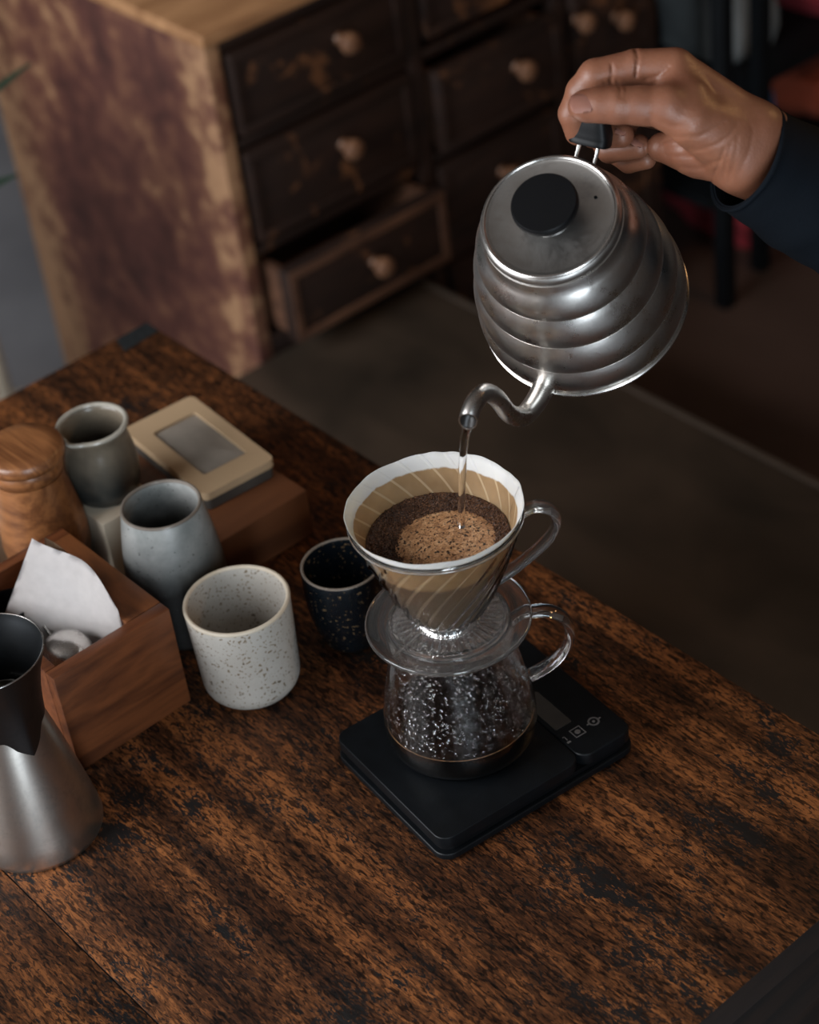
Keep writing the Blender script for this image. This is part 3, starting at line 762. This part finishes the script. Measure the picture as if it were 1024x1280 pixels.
def ribs(a, r, z, k):
    if k >= NC: return r, z
    u = (z - ZB) / (ZT - ZB)
    if u > .90: return r, z
    ph = NR * (a - .75 * u * PI * .5); c = max(0, math.cos(ph)) ** 8
    return r + .0011 * c * min(1, (1 - u) * 6), z
NC = 30
co = [(cone_r(ZB + (ZT - ZB) * i / (NC - 1)), ZB + (ZT - ZB) * i / (NC - 1)) for i in range(NC)]
ci = [(r - .0020, z) for r, z in reversed(co)]
co_l = co + [(co[-1][0] + .0004, ZT + .0006), (co[-1][0] - .0010, ZT + .0014), (co[-1][0] - .0020, ZT + .0006)]
obj('cone', lathe(co_l + ci, 264, ribs), M['cone_clear'], dp, 60)
obj('rim', ring_bm(.0560, ZT - .001, .0013, 112), M['plastic_clear'], dp)
loop([(.0560, .0830), (.0640, .0860), (.0735, .0820), (.0770, .0720), (.0720, .0600), (.0600, .0480), (.0450, .0360), (.0335, .0290)], .0060, .0030, 'handle', dp, M['plastic_clear'])
rb_ = Vector((-.93, -.05, 0)).normalized()
obj('plate_rib', tube([rb_ * .024 + Vector((0, 0, .0058)), rb_ * .050 + Vector((0, 0, .0030))], .0012, 8), M['plastic_clear'], dp)

V = []; F_ = []
for k in range(620):
    a = rng.random() * 2 * PI; r = .0205 + .0170 * math.sqrt(rng.random()); s = .00035 + .0007 * rng.random() ** 2
    c = Vector((r * math.cos(a), r * math.sin(a), .0012 - max(0, (r - .030)) / .007 * .001 - s * .35)); b0 = len(V)
    for q in tv: V.append(c + Vector((q.x * s * 1.2, q.y * s, q.z * s * .6)))
    F_ += [[b0 + i for i in f] for f in tf]
me = bpy.data.meshes.new('condensation'); me.from_pydata([tuple(v) for v in V], [], F_); me.polygons.foreach_set('use_smooth', [True] * len(me.polygons))
dr2 = obj('condensation', me, M['drop'], dp); dr2['kind'] = 'stuff'

# paper filter
def filter_mat():
    t = NT('wet_filter_paper'); v = t.mapping(); x, y, z = t.sep(t.co.outputs['Object'])
    n = t.noise(v, 60, 4); zz = t.math('ADD', z, t.math('MULTIPLY', t.math('SUBTRACT', n, .5), .006))
    k = t.n.new('ShaderNodeMapRange'); k.interpolation_type = 'SMOOTHSTEP'
    k.inputs['From Min'].default_value = ZT - .0025; k.inputs['From Max'].default_value = ZT - .0010; t.link(zz, k.inputs['Value'])
    wet = t.ramp(t.noise(v, 35, 3), [(0.3, (0.235, 0.135, 0.058)), (0.7, (0.36, 0.225, 0.11))])
    at = t.n.new('ShaderNodeMath'); at.operation = 'ARCTAN2'; t.link(y, at.inputs[0]); t.link(x, at.inputs[1])
    u = t.math('MULTIPLY', t.math('SUBTRACT', z, ZB), 1.0 / (ZT - ZB))
    ph = t.math('COSINE', t.math('MULTIPLY', t.math('SUBTRACT', at.outputs[0], t.math('MULTIPLY', u, .75 * PI * .5)), NR))
    line = t.ramp(ph, [(0.86, 0.0), (0.97, 1.0)])
    wet = t.mix(t.math('MULTIPLY', line, .55), wet, (0.55, 0.40, 0.24))
    k2 = t.n.new('ShaderNodeMapRange'); k2.inputs['From Min'].default_value = .0640; k2.inputs['From Max'].default_value = .0675; t.link(zz, k2.inputs['Value'])
    wet = t.mix(k2.outputs[0], t.mix(t.math('MULTIPLY', line, .45), (0.115, 0.070, 0.036), (0.30, 0.22, 0.14)), wet)
    c = t.mix(k.outputs[0], wet, (0.58, 0.545, 0.505))
    t.set(Base_Color=c, Roughness=.8)
    t.b.inputs['Subsurface Weight'].default_value = .35; t.b.inputs['Subsurface Radius'].default_value = (.01, .008, .005); t.b.inputs['Subsurface Scale'].default_value = .25
    t.bump(t.math('ADD', n, t.math('MULTIPLY', line, .6)), .3, .0008); return t.m
FT = ZT + .0075
def fil_r(z): return cone_r(min(z, ZT)) - .0027 + max(0, z - ZT) * .52
def filt(a, r, z, k):
    u = max(0, (z - ZT + .006) / .0135)
    w = noise.noise(Vector((math.cos(a) * 2.3, math.sin(a) * 2.3, 4.0)))
    w2 = noise.noise(Vector((math.cos(a) * 6, math.sin(a) * 6, 9.0)))
    return r * (1 + u * (.014 * w + .006 * w2)), z + u * (.0016 * w + .0007 * w2)
fz = [ZB + .002 + (FT - ZB - .002) * i / 26 for i in range(27)]
fp = [(fil_r(z), z) for z in fz]; fpi = [(r - .00045, z) for r, z in reversed(fp)]
pf_ = thing('paper_filter', 'round paper filter with a white rim and wet brown cone inside the dripper', 'filter', (SX, SY, DZ))
fm = filter_mat()
obj('filter_cone', lathe([(0, fz[0] - .001)] + fp + fpi + [(0, fz[0] + .0002)], 160, filt, close=False), fm, pf_, 70)
# folded seam tab at the handle side
ft = bmesh.new(); A_ = math.atan2(HD.y, HD.x) + .10
for s0 in (0,):
    pts = []
    for i in range(9):
        z = FT - .050 * i / 8 - .001; r = fil_r(z) + .0004
        pts.append((r, z))
    g1 = [ft.verts.new((r*math.cos(A_), r*math.sin(A_), z)) for r, z in pts]
    g2 = [ft.verts.new(((r-.0008)*math.cos(A_+.085), (r-.0008)*math.sin(A_+.085), z + .0005)) for r, z in pts]
    for i in range(8): ft.faces.new((g1[i], g1[i+1], g2[i+1], g2[i]))
bmesh.ops.solidify(ft, geom=list(ft.faces), thickness=.0005)
obj('seam_tab', ft, fm, pf_)

# coffee bed
def grounds_mat():
    t = NT('coffee_grounds'); v = t.mapping(); n = t.noise(v, 900, 3, .7)
    n2 = t.noise(v, 60, 3)
    t.set(Base_Color=t.ramp(t.math('ADD', t.math('MULTIPLY', n, .8), t.math('MULTIPLY', n2, .2)), [(0.38, (0.022, 0.009, 0.004)), (0.52, (0.085, 0.034, 0.015)), (0.64, (0.26, 0.115, 0.050))]), Roughness=.55)
    t.bump(n, .5, .001); return t.m
def foam_mat():
    t = NT('coffee_foam'); v = t.mapping(); n = t.noise(v, 700, 3, .7); n2 = t.noise(v, 90, 4, .6, .5)
    vo = t.voronoi(v, 520)
    c = t.ramp(t.math('ADD', t.math('MULTIPLY', n, .55), t.math('MULTIPLY', n2, .45)), [(0.36, (0.15, 0.060, 0.024)), (0.50, (0.54, 0.265, 0.115)), (0.62, (0.78, 0.47, 0.25))])
    holes = t.ramp(t.math('ADD', t.noise(v, 420, 2, .5), t.math('MULTIPLY', n2, .25)), [(0.72, 1.0), (0.77, 0.06)])
    c = t.mix(1.0, c, holes, 'MULTIPLY')
    t.set(Base_Color=c, Roughness=.35); t.bump(t.math('SUBTRACT', n, vo), .45, .0008); return t.m
BZ = .0690                                  # bed height in the dripper
gb = thing('coffee_bed', 'bed of wet dark coffee grounds with pale foam in the paper filter', 'coffee grounds', (SX, SY, DZ))
BR = fil_r(BZ) - .0004
def bed_h(x, y):
    r = math.hypot(x, y) / BR
    return BZ + .0025 * max(0, r - .72) / .28 + .0006 * noise.noise(Vector((x * 260, y * 260, 0))) + .0005 * noise.noise(Vector((x * 700, y * 700, 3)))
def disk_grid(R, n, hf, zbot, cx_=0, cy_=0):
    bm = bmesh.new(); rings = [[bm.verts.new((cx_, cy_, hf(cx_, cy_)))]]
    for i in range(1, n + 1):
        r = R * i / n; seg = 120
        rings.append([bm.verts.new((cx_ + r*math.cos(2*PI*k/seg), cy_ + r*math.sin(2*PI*k/seg), hf(cx_ + r*math.cos(2*PI*k/seg), cy_ + r*math.sin(2*PI*k/seg)))) for k in range(seg)])
    for k in range(120): bm.faces.new((rings[0][0], rings[1][k], rings[1][(k+1) % 120]))
    for A, B in zip(rings[1:], rings[2:]):
        for k in range(120): bm.faces.new((A[k], B[k], B[(k+1) % 120], A[(k+1) % 120]))
    bot = [bm.verts.new((v.co.x * .93, v.co.y * .93, zbot)) for v in rings[-1]]
    for k in range(120): bm.faces.new((rings[-1][k], bot[k], bot[(k+1) % 120], rings[-1][(k+1) % 120]))
    bm.faces.new(bot[::-1]); return bm
gm = grounds_mat()
bo = obj('grounds', disk_grid(BR, 40, bed_h, BZ - .006), gm, gb, 60)
FCX, FCY, FR = .0020, -.0060, .0340
def foam_h(x, y):
    d = math.hypot(x - FCX, y - FCY) / FR
    a = math.atan2(y - FCY, x - FCX); d *= 1 + .05 * noise.noise(Vector((math.cos(a) * 2, math.sin(a) * 2, 1)))
    dip = math.exp(-(((x - .0195) ** 2 + (y - .0005) ** 2) / .0035 ** 2))
    return BZ + .0042 * (max(0, 1 - d * d) ** .6) - .0006 + .00035 * noise.noise(Vector((x * 420, y * 420, 5))) - .0022 * dip
obj('foam', disk_grid(FR * 1.0, 40, foam_h, BZ - .004, FCX, FCY), foam_mat(), gb, 60)['label'] = 'pale brown bubbling foam'
V = []; F_ = []
for k in range(5200):
    a = rng.random() * 2 * PI; r = BR * math.sqrt(rng.random()) * .99; x, y = r * math.cos(a), r * math.sin(a)
    df = math.hypot(x - FCX, y - FCY) / FR
    if df < .92 and rng.random() > .05: continue
    h = max(bed_h(x, y), foam_h(x, y) if df < 1 else 0)
    s = .0004 + .0006 * rng.random(); b0 = len(V)
    rot = Matrix.Rotation(rng.random() * 6.28, 3, Vector((rng.random(), rng.random(), rng.random() + .01)).normalized())
    for q in ((1, 0, -.6), (-.6, .9, -.5), (-.5, -.9, -.6), (.1, .1, 1)):
        V.append(Vector((x, y, h + s * .2)) + rot @ (Vector(q) * s * (0.7 + .6 * rng.random())))
    F_ += [[b0, b0+1, b0+2], [b0, b0+3, b0+1], [b0+1, b0+3, b0+2], [b0+2, b0+3, b0]]
me = bpy.data.meshes.new('grains'); me.from_pydata([tuple(v) for v in V], [], F_)
gr = obj('loose_grounds', me, gm, gb); gr['kind'] = 'stuff'

# ------------------------------------------------------------------ kettle (local axes: x towards the spout, z up its body)
KC = Vector((.79074, .84583, .27874 + T))
kw, ks, ka = Vector((-.82548, -.26108, -.50041)), Vector((.34761, -.93366, -.08631)), Vector((-.44468, -.2452, .86147))
KM = Matrix(((kw.x, ks.x, ka.x, KC.x), (kw.y, ks.y, ka.y, KC.y), (kw.z, ks.z, ka.z, KC.z), (0, 0, 0, 1)))
kt = thing('kettle', 'tilted gooseneck kettle of ribbed worn steel pouring above the dripper', 'kettle', matrix=KM)
kp = [(0, .001), (.064, .001), (.0680, .0015)]
lobes = [(.0682, .004, .0665, .029), (.0668, .029, .0612, .055), (.0614, .055, .0545, .080), (.0548, .080, .0470, .1020)]
for (ra, za, rb, zb) in lobes:
    for i in range(11):
        u = i / 10
        kp.append((ra + (rb - ra) * u + .0026 * math.sin(PI * u) ** .8 - (.0 if i else .0004), za + (zb - za) * u))
kp += [(.0462, .1055), (.0452, .1085), (.0435, .1090)]
obj('kettle_body', lathe(kp + [(.0425, .1080), (.043, .104), (0, .104)], 128, close=False), M['steel'], kt, 40)
obj('base_rim', ring_bm(.0690, .0022, .0014, 128), M['chrome'], kt)
ld = obj('lid', lathe([(0, .1095), (.0425, .1090), (.0448, .1100), (.0452, .1130), (.0440, .1160), (.0415, .1172), (.0398, .1166), (.0385, .1160), (.020, .1172), (0, .1180)], 128, close=False), M['lid_steel'], kt, 50)
obj('lid_rim', ring_bm(.0420, .1160, .0016, 128), M['chrome'], ld)
obj('knob_stem', lathe([(0, .1172), (.0150, .1174), (.0120, .1190), (.0080, .1225), (.0075, .1270), (0, .1270)], 48, close=False), M['chrome'], ld, 60)
kb = obj('lid_knob', lathe([(0, .1272), (.0170, .1272), (.0205, .1280), (.0212, .1300), (.0210, .1330), (.0200, .1342), (0, .1346)], 64, close=False), M['black_plastic'], ld, 40)
kb['label'] = 'flat black disc knob'
obj('vent_hole', lathe([(0, .1161), (.0011, .1161), (.0011, .1175), (0, .1175)], 12, close=False), M['black_metal'], ld, matrix=Matrix.Translation((-.020, .0230, -.0005)))
# spout
sp_ = [(.0635, .0080), (.0740, .0085), (.0834, .0115), (.0930, .0175), (.0990, .0250), (.1040, .0370), (.1070, .0491), (.1083, .0630), (.1095, .0760), (.1125, .0890), (.1165, .0985), (.1229, .1045), (.1300, .1066), (.1370, .1050), (.1425, .1008), (.1500, .0945)]
SP = smooth_path([(a, 0, b) for a, b in sp_], 5); nS = len(SP)
rr = [.0078 - (.0078 - .0058) * min(1, i / (nS * .45)) for i in range(nS)]
spb = tube(SP, rr, 28, hollow=.0007)
# cut the mouth at a slant, so that the opening shows as an oval
cut = (Vector((.80, 0, -.60)) * .72 + Vector((.366, .328, .871)) * .72).normalized()
mp = Vector((.1385, 0, .1040))
shade_tube = tube(SP, [x - .0008 for x in rr], 24, hollow=.0003)  # added inner tube, coloured near black for the shade inside the spout
for b_ in (spb, shade_tube):
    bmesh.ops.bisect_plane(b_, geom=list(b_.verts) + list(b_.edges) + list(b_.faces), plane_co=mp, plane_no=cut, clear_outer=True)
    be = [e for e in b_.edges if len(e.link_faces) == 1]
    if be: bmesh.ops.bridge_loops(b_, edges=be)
obj('spout_inner_shade', shade_tube, plain('dark_spout_shade', (0.015, 0.012, 0.010), .4), kt, 50)
obj('spout', spb, M['steel'], kt, 50)
obj('spout_collar', tube([(.0610, 0, .0080), (.0662, 0, .0081)], [.0105, .0088], 28), M['steel'], kt)
# handle: two steel prongs and the black grip
for sy in (-.0065, .0065):
    obj('prong', tube(smooth_path([(-.0455, sy, .0985), (-.0520, sy, .1010), (-.0580, sy, .1040), (-.0655, sy, .1100)], 4), .0013, 10), M['chrome'], kt)
gp = smooth_path([(-.0605, 0, .1045), (-.0650, 0, .1085), (-.0710, 0, .1180), (-.0765, 0, .1250), (-.0840, 0, .1265), (-.0920, 0, .1190), (-.0990, 0, .1040), (-.1030, 0, .0860), (-.1030, 0, .0680)], 6)
ng = len(gp); gw = [.0134 if i < 7 else .0134 - .0046 * min(1, (i - 7) / 10) for i in range(ng)]
gw[0] = .0128
obj('handle_grip', tube(gp, gw, 40, flat=.62, upv=(0, 1, 0), sq=.55), M['black_plastic'], kt, 50)

# water stream
ws = obj('water_stream', tube(smooth_path([(0.6352, 0.7895, 1.0125), (0.6351, 0.7911, 1.0094), (0.635, 0.7926, 1.0055), (0.635, 0.7942, 1.0008), (0.6349, 0.7958, 0.9952), (0.6349, 0.7973, 0.9888), (0.6348, 0.7989, 0.9816), (0.6348, 0.8004, 0.9736), (0.6347, 0.802, 0.9647), (0.6346, 0.8035, 0.955), (0.6346, 0.8051, 0.9445), (0.6345, 0.8067, 0.9332), (0.6345, 0.8082, 0.921)], 3), [0.00360, 0.00367, 0.00369, 0.00363, 0.00351, 0.00334, 0.00315, 0.00299, 0.00290, 0.00287, 0.00289, 0.00291, 0.00289, 0.00285, 0.00280, 0.00270, 0.00259, 0.00250, 0.00245, 0.00246, 0.00252, 0.00260, 0.00266, 0.00267, 0.00263, 0.00255, 0.00244, 0.00235, 0.00229, 0.00229, 0.00233, 0.00240, 0.00246, 0.00249, 0.00247, 0.00240, 0.00230], 20), M['water'], None, 80)
tag(ws, 'clear stream of water falling from the kettle spout into the coffee', 'water')

# ------------------------------------------------------------------ hand and sleeve
HM = Matrix(((0.748195, 0.471042, -0.467251, 0.807953), (-0.654720, 0.410121, -0.634935, 0.803790), (-0.107452, 0.780974, 0.615251, 1.151414), (0.000000, 0.000000, 0.000000, 1.000000)))
person = thing('person', 'arm in a dark navy sleeve reaching in from the right, hand gripping the kettle handle', 'person', matrix=HM)

def sd_cap(P, a, b, ra, rb):
    a = np.array(a); b = np.array(b); ab = b - a
    h = np.clip(((P - a) @ ab) / (ab @ ab), 0, 1)
    return np.linalg.norm(P - a - h[..., None] * ab, axis=-1) - (ra + (rb - ra) * h)
def smin(a, b, k):
    h = np.clip(0.5 + 0.5 * (b - a) / k, 0, 1)
    return b * (1 - h) + a * h - k * h * (1 - h)
def chain(P, nodes, k=.18):
    d = None
    for (a, ra), (b, rb) in zip(nodes, nodes[1:]):
        e = sd_cap(P, a, b, ra, rb); d = e if d is None else smin(d, e, k)
    return d
def seg2(XY, pl):
    d = None
    for a, b in zip(pl, pl[1:]):
        a = np.array(a); b = np.array(b); ab = b - a
        h = np.clip(((XY - a) @ ab) / (ab @ ab), 0, 1)
        e = np.linalg.norm(XY - a - h[..., None] * ab, axis=-1); d = e if d is None else np.minimum(d, e)
    return d

def surface_nets(D, org, h):
    nx, ny, nz = D.shape; inside = D < 0
    acc = np.zeros((nx-1, ny-1, nz-1, 3)); cnt = np.zeros((nx-1, ny-1, nz-1)); quads = []
    for ax in range(3):
        sl0 = [slice(None)] * 3; sl1 = [slice(None)] * 3; sl0[ax] = slice(0, -1); sl1[ax] = slice(1, None)
        A, B = D[tuple(sl0)], D[tuple(sl1)]
        I = np.argwhere(inside[tuple(sl0)] != inside[tuple(sl1)])
        da, db = A[tuple(I.T)], B[tuple(I.T)]; t = da / (da - db)
        pos = I.astype(float); pos[:, ax] += t
        o1, o2 = [k for k in range(3) if k != ax]
        ok = (I[:, o1] > 0) & (I[:, o2] > 0) & (I[:, o1] < D.shape[o1]-1) & (I[:, o2] < D.shape[o2]-1)
        I, pos, da = I[ok], pos[ok], da[ok]
        cells = []
        for u, v in ((0, 0), (1, 0), (1, 1), (0, 1)):
            Cc = I.copy(); Cc[:, o1] -= u; Cc[:, o2] -= v; cells.append(Cc)
            np.add.at(acc, tuple(Cc.T), pos); np.add.at(cnt, tuple(Cc.T), 1)
        flip = (da < 0) ^ (ax == 1)
        quads.append((cells, flip))
    vi = -np.ones(cnt.shape, int); use = cnt > 0; vi[use] = np.arange(use.sum())
    verts = acc[use] / cnt[use][:, None] * h + org
    faces = []
    for cells, flip in quads:
        q = np.stack([vi[tuple(c.T)] for c in cells], 1)
        q[flip] = q[flip][:, ::-1]; faces.append(q)
    return verts, np.concatenate(faces)

WR = ((7.545, -2.466, -1.6))
def hand_sdf(P):
    thumb = chain(P, [((5.213, -1.901, -0.35), 1.72), ((2.915, -1.166, 0.95), 1.50), ((1.5, -0.465, 1.35), 1.36), ((-0.147, -0.358, 1.3), 1.15), ((-1.601, -0.299, 1.25), 1.14), ((-2.559, -0.269, 1.1), 1.06), ((-3.321, -0.254, 0.9), 1.0)], .30)
    thumb = smin(thumb, sd_cap(P, (-3.259, -0.346, 0.75), (-3.694, -0.287, 0.7), .90, .80), .25)
    index = chain(P, [((2.102, 2.227, -0.3), 1.30), ((-0.19, 2.369, -0.5), 1.10), ((-2.669, 1.912, -0.9), 1.05), ((-3.451, 1.117, -1.6), .95), ((-3.918, -0.081, -2.6), .90), ((-3.535, -1.098, -3.6), .80)], .20)
    middle = chain(P, [((2.722, 1.699, -2.0), 1.25), ((-2.064, 2.518, -4.2), 1.0), ((-3.13, 0.962, -4.8), .9), ((-2.407, -0.958, -4.9), .85), ((-0.734, -1.213, -3.8), .80)], .15)
    ring = chain(P, [((3.339, 1.025, -3.6), 1.2), ((-1.277, 2.129, -6.0), .95), ((-2.149, -0.229, -6.6), .86), ((-1.248, -1.73, -6.3), .82), ((0.504, -1.724, -4.9), .76)], .15)
    pinky = chain(P, [((4.068, 0.019, -5.2), 1.1), ((0.361, 1.042, -7.8), .8), ((-0.767, -1.533, -8.0), .74), ((0.109, -2.315, -7.4), .7), ((1.114, -2.315, -6.2), .66)], .15)
    # palm
    palm = sd_cap(P, (2.339, 2.095, -0.6), (6.865, -1.508, -1.4), 1.35, 2.05)
    for (a, ra, b, rb) in (((2.849, 1.641, -2.2), 1.3, (7.148, -1.859, -2.2), 2.0), ((3.541, 0.823, -3.6), 1.3, (7.282, -2.417, -3.0), 1.9),
                           ((4.216, -0.16, -4.8), 1.2, (7.114, -2.886, -3.2), 1.75), ((3.747, -1.932, -2.9), 1.75, (6.531, -3.024, -2.4), 1.85),
                           ((4.142, -1.357, -0.1), 1.75, (6.187, -2.537, -1.2), 1.85), ((1.897, -1.9, -4.2), 0.95, (3.99, -2.382, -3.2), 1.55)):
        palm = smin(palm, sd_cap(P, a, b, ra, rb), .7)
    web = sd_cap(P, (2.247, 1.354, 0.1), (2.95, 0.251, 0.7), 1.15, 1.2)
    wrist = smin(sd_cap(P, (7.23, -1.788, -1.5), (13.119, -3.468, -6.4), 2.10, 2.35), sd_cap(P, (6.715, -3.193, -2.0), (12.766, -4.896, -7.2), 2.0, 2.3), .8)
    palm = smin(smin(palm, web, .6), wrist, .9)
    d = smin(palm, thumb, .85)
    d = smin(d, index, .28)
    m = np.minimum(middle, ring); m = smin(middle, ring, .06); m = smin(m, pinky, .06)
    d = smin(d, m, .10)
    return d
GR = [  # creases: polyline, width, depth, lowest z
    ([(-1.87, 1.47), (-1.57, 1.08), (-1.42, 0.49), (-1.47, -0.1)], .08, .085, -.2), ([(-1.47, 1.52), (-1.18, 1.03), (-1.08, 0.44), (-1.18, -0.15)], .07, .06, -.2), ([(-2.16, 1.33), (-1.87, 0.93), (-1.77, 0.44)], .07, .045, -.2),
    ([(-0.29, 3.34), (-0.2, 2.75), (-0.25, 2.16), (-0.29, 1.67)], .07, .16, -2.2), ([(-1.77, 2.36), (-1.72, 1.87), (-1.77, 1.42)], .06, .12, -2.2), ([(0.29, 1.47), (0.88, 1.57), (1.38, 1.77), (1.67, 2.06)], .06, .09, -2),
    ([(0.34, -1.38), (1.08, -1.97), (2.21, -2.36), (3.34, -2.36), (4.32, -1.87), (4.91, -1.47)], .08, .065, -3), ([(0.59, -1.77), (1.47, -2.41), (2.46, -2.85), (3.54, -3.0), (4.52, -2.75), (5.31, -2.16), (5.8, -1.47)], .07, .065, -3),
    ([(0.29, -1.08), (0.88, -1.47), (1.77, -1.77), (2.55, -1.77), (3.24, -1.47)], .075, .05, -3), ([(0.98, -2.65), (2.46, -3.39), (3.83, -3.68), (4.77, -3.59)], .08, .06, -4),
    ([(5.01, -2.95), (4.86, -3.64), (4.77, -4.23), (4.86, -4.81)], .07, .08, -4), ([(5.4, -2.65), (5.21, -3.64), (5.21, -4.52)], .075, .05, -4), ([(6.39, -0.98), (6.78, -1.87), (6.58, -3.05), (6.09, -4.23)], .08, .035, -4), ([(5.8, -2.26), (5.7, -3.44), (5.6, -4.62)], .075, .04, -4),
    ([(2.06, -0.79), (2.46, -1.08), (3.05, -1.18), (3.64, -0.98)], .05, .025, -3),
]
hh = .115
org = np.array([-6.6, -7.6, -9.4]); top = np.array([11.6, 5.4, 3.4])
N3 = np.ceil((top - org) / hh).astype(int)
gx, gy, gz = (org[i] + hh * np.arange(N3[i]) for i in range(3))
XX, YY, ZZ = np.meshgrid(gx, gy, gz, indexing='ij')
Dg = np.empty(XX.shape, np.float32)
for i0 in range(0, N3[0], 24):
    Dg[i0:i0+24] = hand_sdf(np.stack([XX[i0:i0+24], YY[i0:i0+24], ZZ[i0:i0+24]], -1))
XY2 = np.stack([XX[:, :, 0], YY[:, :, 0]], -1)
for pl_, w_, dep, zl in GR:
    g2 = dep * np.exp(-(seg2(XY2, pl_) / w_ / 1.25) ** 2)
    Dg += (g2[:, :, None] * (ZZ > zl)).astype(np.float32)
verts, faces = surface_nets(Dg, org, hh)
me = bpy.data.meshes.new('hand'); me.from_pydata((verts * .01).tolist(), [], faces.tolist())
me.polygons.foreach_set('use_smooth', [True] * len(me.polygons)); me.update()
bmh = bmesh.new(); bmh.from_mesh(me)
bmesh.ops.smooth_vert(bmh, verts=bmh.verts, factor=.5, use_axis_x=True, use_axis_y=True, use_axis_z=True)
bmh.to_mesh(me); bmh.free()

def skin():
    t = NT('brown_skin'); v = t.mapping(); n = t.noise(v, 28, 4, .6); f = t.noise(v, 900, 3, .6); vo = t.voronoi(v, 620)
    x, y, z = t.sep(t.co.outputs['Object'])
    c = t.ramp(n, [(0.30, (0.165, 0.060, 0.032)), (0.70, (0.245, 0.098, 0.053))])
    t.set(Base_Color=c, Roughness=t.ramp(f, [(0.3, .38), (0.7, .55)]))
    t.b.inputs['Subsurface Weight'].default_value = .12; t.b.inputs['Subsurface Radius'].default_value = (.010, .004, .002); t.b.inputs['Subsurface Scale'].default_value = .3
    t.bump(t.math('ADD', t.math('MULTIPLY', vo, .7), t.math('MULTIPLY', f, .5)), .16, .0006); return t.m
hand = obj('hand', me, skin(), person)
hand['label'] = 'brown skinned right hand closed round the grip'

M['nail'] = plain('fingernail', (0.50, 0.235, 0.17), .38, var=.05)
def nail(c, tipdir, nrm, L, W, R, name='fingernail'):
    """nail plate on a cylinder of radius R about the finger axis; c is the plate centre, cm in hand space"""
    c = Vector(c); n_ = Vector(nrm).normalized(); t_ = Vector(tipdir); t_ = (t_ - n_ * t_.dot(n_)).normalized(); s_ = t_.cross(n_)
    bm = bmesh.new(); G = []; nu, nv = 12, 10
    for i in range(nu + 1):
        row_ = []
        u = i / nu * 2 - 1
        hw = W * (1 - abs(u) ** 4.5) ** .45 if abs(u) < 1 else W * .05
        for j in range(nv + 1):
            v = (j / nv * 2 - 1) * hw; a = v / R
            p = c + t_ * (u * L) + s_ * (R * math.sin(a)) - n_ * (R * (1 - math.cos(a)) + .05 * max(0, -u) ** 2 + .02 * u * u)
            row_.append(bm.verts.new(p * .01))
        G.append(row_)
    for i in range(nu):
        for j in range(nv): bm.faces.new((G[i][j], G[i+1][j], G[i+1][j+1], G[i][j+1]))
    bmesh.ops.solidify(bm, geom=list(bm.faces), thickness=.0004)
    return obj(name, bm, M['nail'], person, 60)
nail((-3.755, -0.256, 2.0), (-1, -.10, -.12), (-.12, .26, 1), .74, .70, 1.0)
nail((0.314, -1.559, -4.12), (1, .1, .5), (.25, .55, 1), .42, .38, .6)
nail((-0.866, -1.055, -3.02), (1, -.05, .3), (.1, .5, 1), .36, .34, .62)

# sleeve: hollow tube with a turned hem, following the forearm
def sleeve_mat():
    t = NT('navy_knit'); v = t.mapping(); n = t.noise(v, 12, 4); w = t.noise(t.mapping((1, 1, 1)), 700, 2)
    t.set(Base_Color=t.ramp(n, [(0.3, (0.0020, 0.0034, 0.0055)), (0.7, (0.0034, 0.0054, 0.0085))]), Roughness=.85)
    t.b.inputs['Specular IOR Level'].default_value = .12
    t.bump(w, .35, .0006); return t.m
def ell_tube(stations, seg=72, inner=.0022):
    """stations: centre, half major, half minor, direction of the major axis, tube direction"""
    bm = bmesh.new(); outs = []; ins = []
    for k, (c, A, B, maj, ax) in enumerate(stations):
        c = Vector(c) * .01; ax = Vector(ax).normalized(); mj = Vector(maj); mj = (mj - ax * mj.dot(ax)).normalized(); mn = ax.cross(mj)
        ro, ri = [], []
        for i in range(seg):
            a = 2 * PI * i / seg
            f = 1 + .035 * noise.noise(Vector((math.cos(a) * 1.5, math.sin(a) * 1.5, k * .22))) * min(1, k / 4)
            d = mj * math.cos(a) * A * .01 * f + mn * math.sin(a) * B * .01 * f
            ro.append(bm.verts.new(c + d)); ri.append(bm.verts.new(c + d * (1 - inner / d.length)))
        outs.append(ro); ins.append(ri)
    for A, B in list(zip(outs, outs[1:])) + [(b, a) for a, b in zip(ins, ins[1:])] + [(ins[0], outs[0]), (outs[-1], ins[-1])]:
        for i in range(seg): bm.faces.new((A[i], A[(i+1) % seg], B[(i+1) % seg], B[i]))
    return bm
AXD = (.80, -.36, -.48)
st_ = []
S0 = np.array((6.898, -2.911, -1.9))
axn = np.array(AXD) / np.linalg.norm(AXD)
for k in range(26):
    u = k * .42
    c = S0 + axn * u + np.array([0, .0, 0])
    A = 3.55 + .10 * min(u, 5) + (.06 if k < 3 else 0); B = 3.05 + .14 * min(u, 5)
    st_.append((tuple(c), A, B, (-.25, 1, 0) , AXD))
mt = sleeve_mat()
slv = obj('sleeve', ell_tube(st_), mt, person, 60); slv['label'] = 'dark navy sweater sleeve'
hem = [(tuple(S0 + axn * x), st_[0][1] + .03 + r * .10, st_[0][2] + .03 + r * .10, st_[0][3], AXD) for x, r in ((-.06, 0), (-.09, .6), (-.02, 1), (.12, 1), (.22, .7), (.26, 0))]
obj('cuff_hem', ell_tube(hem, 72, .0012), mt, person, 60)
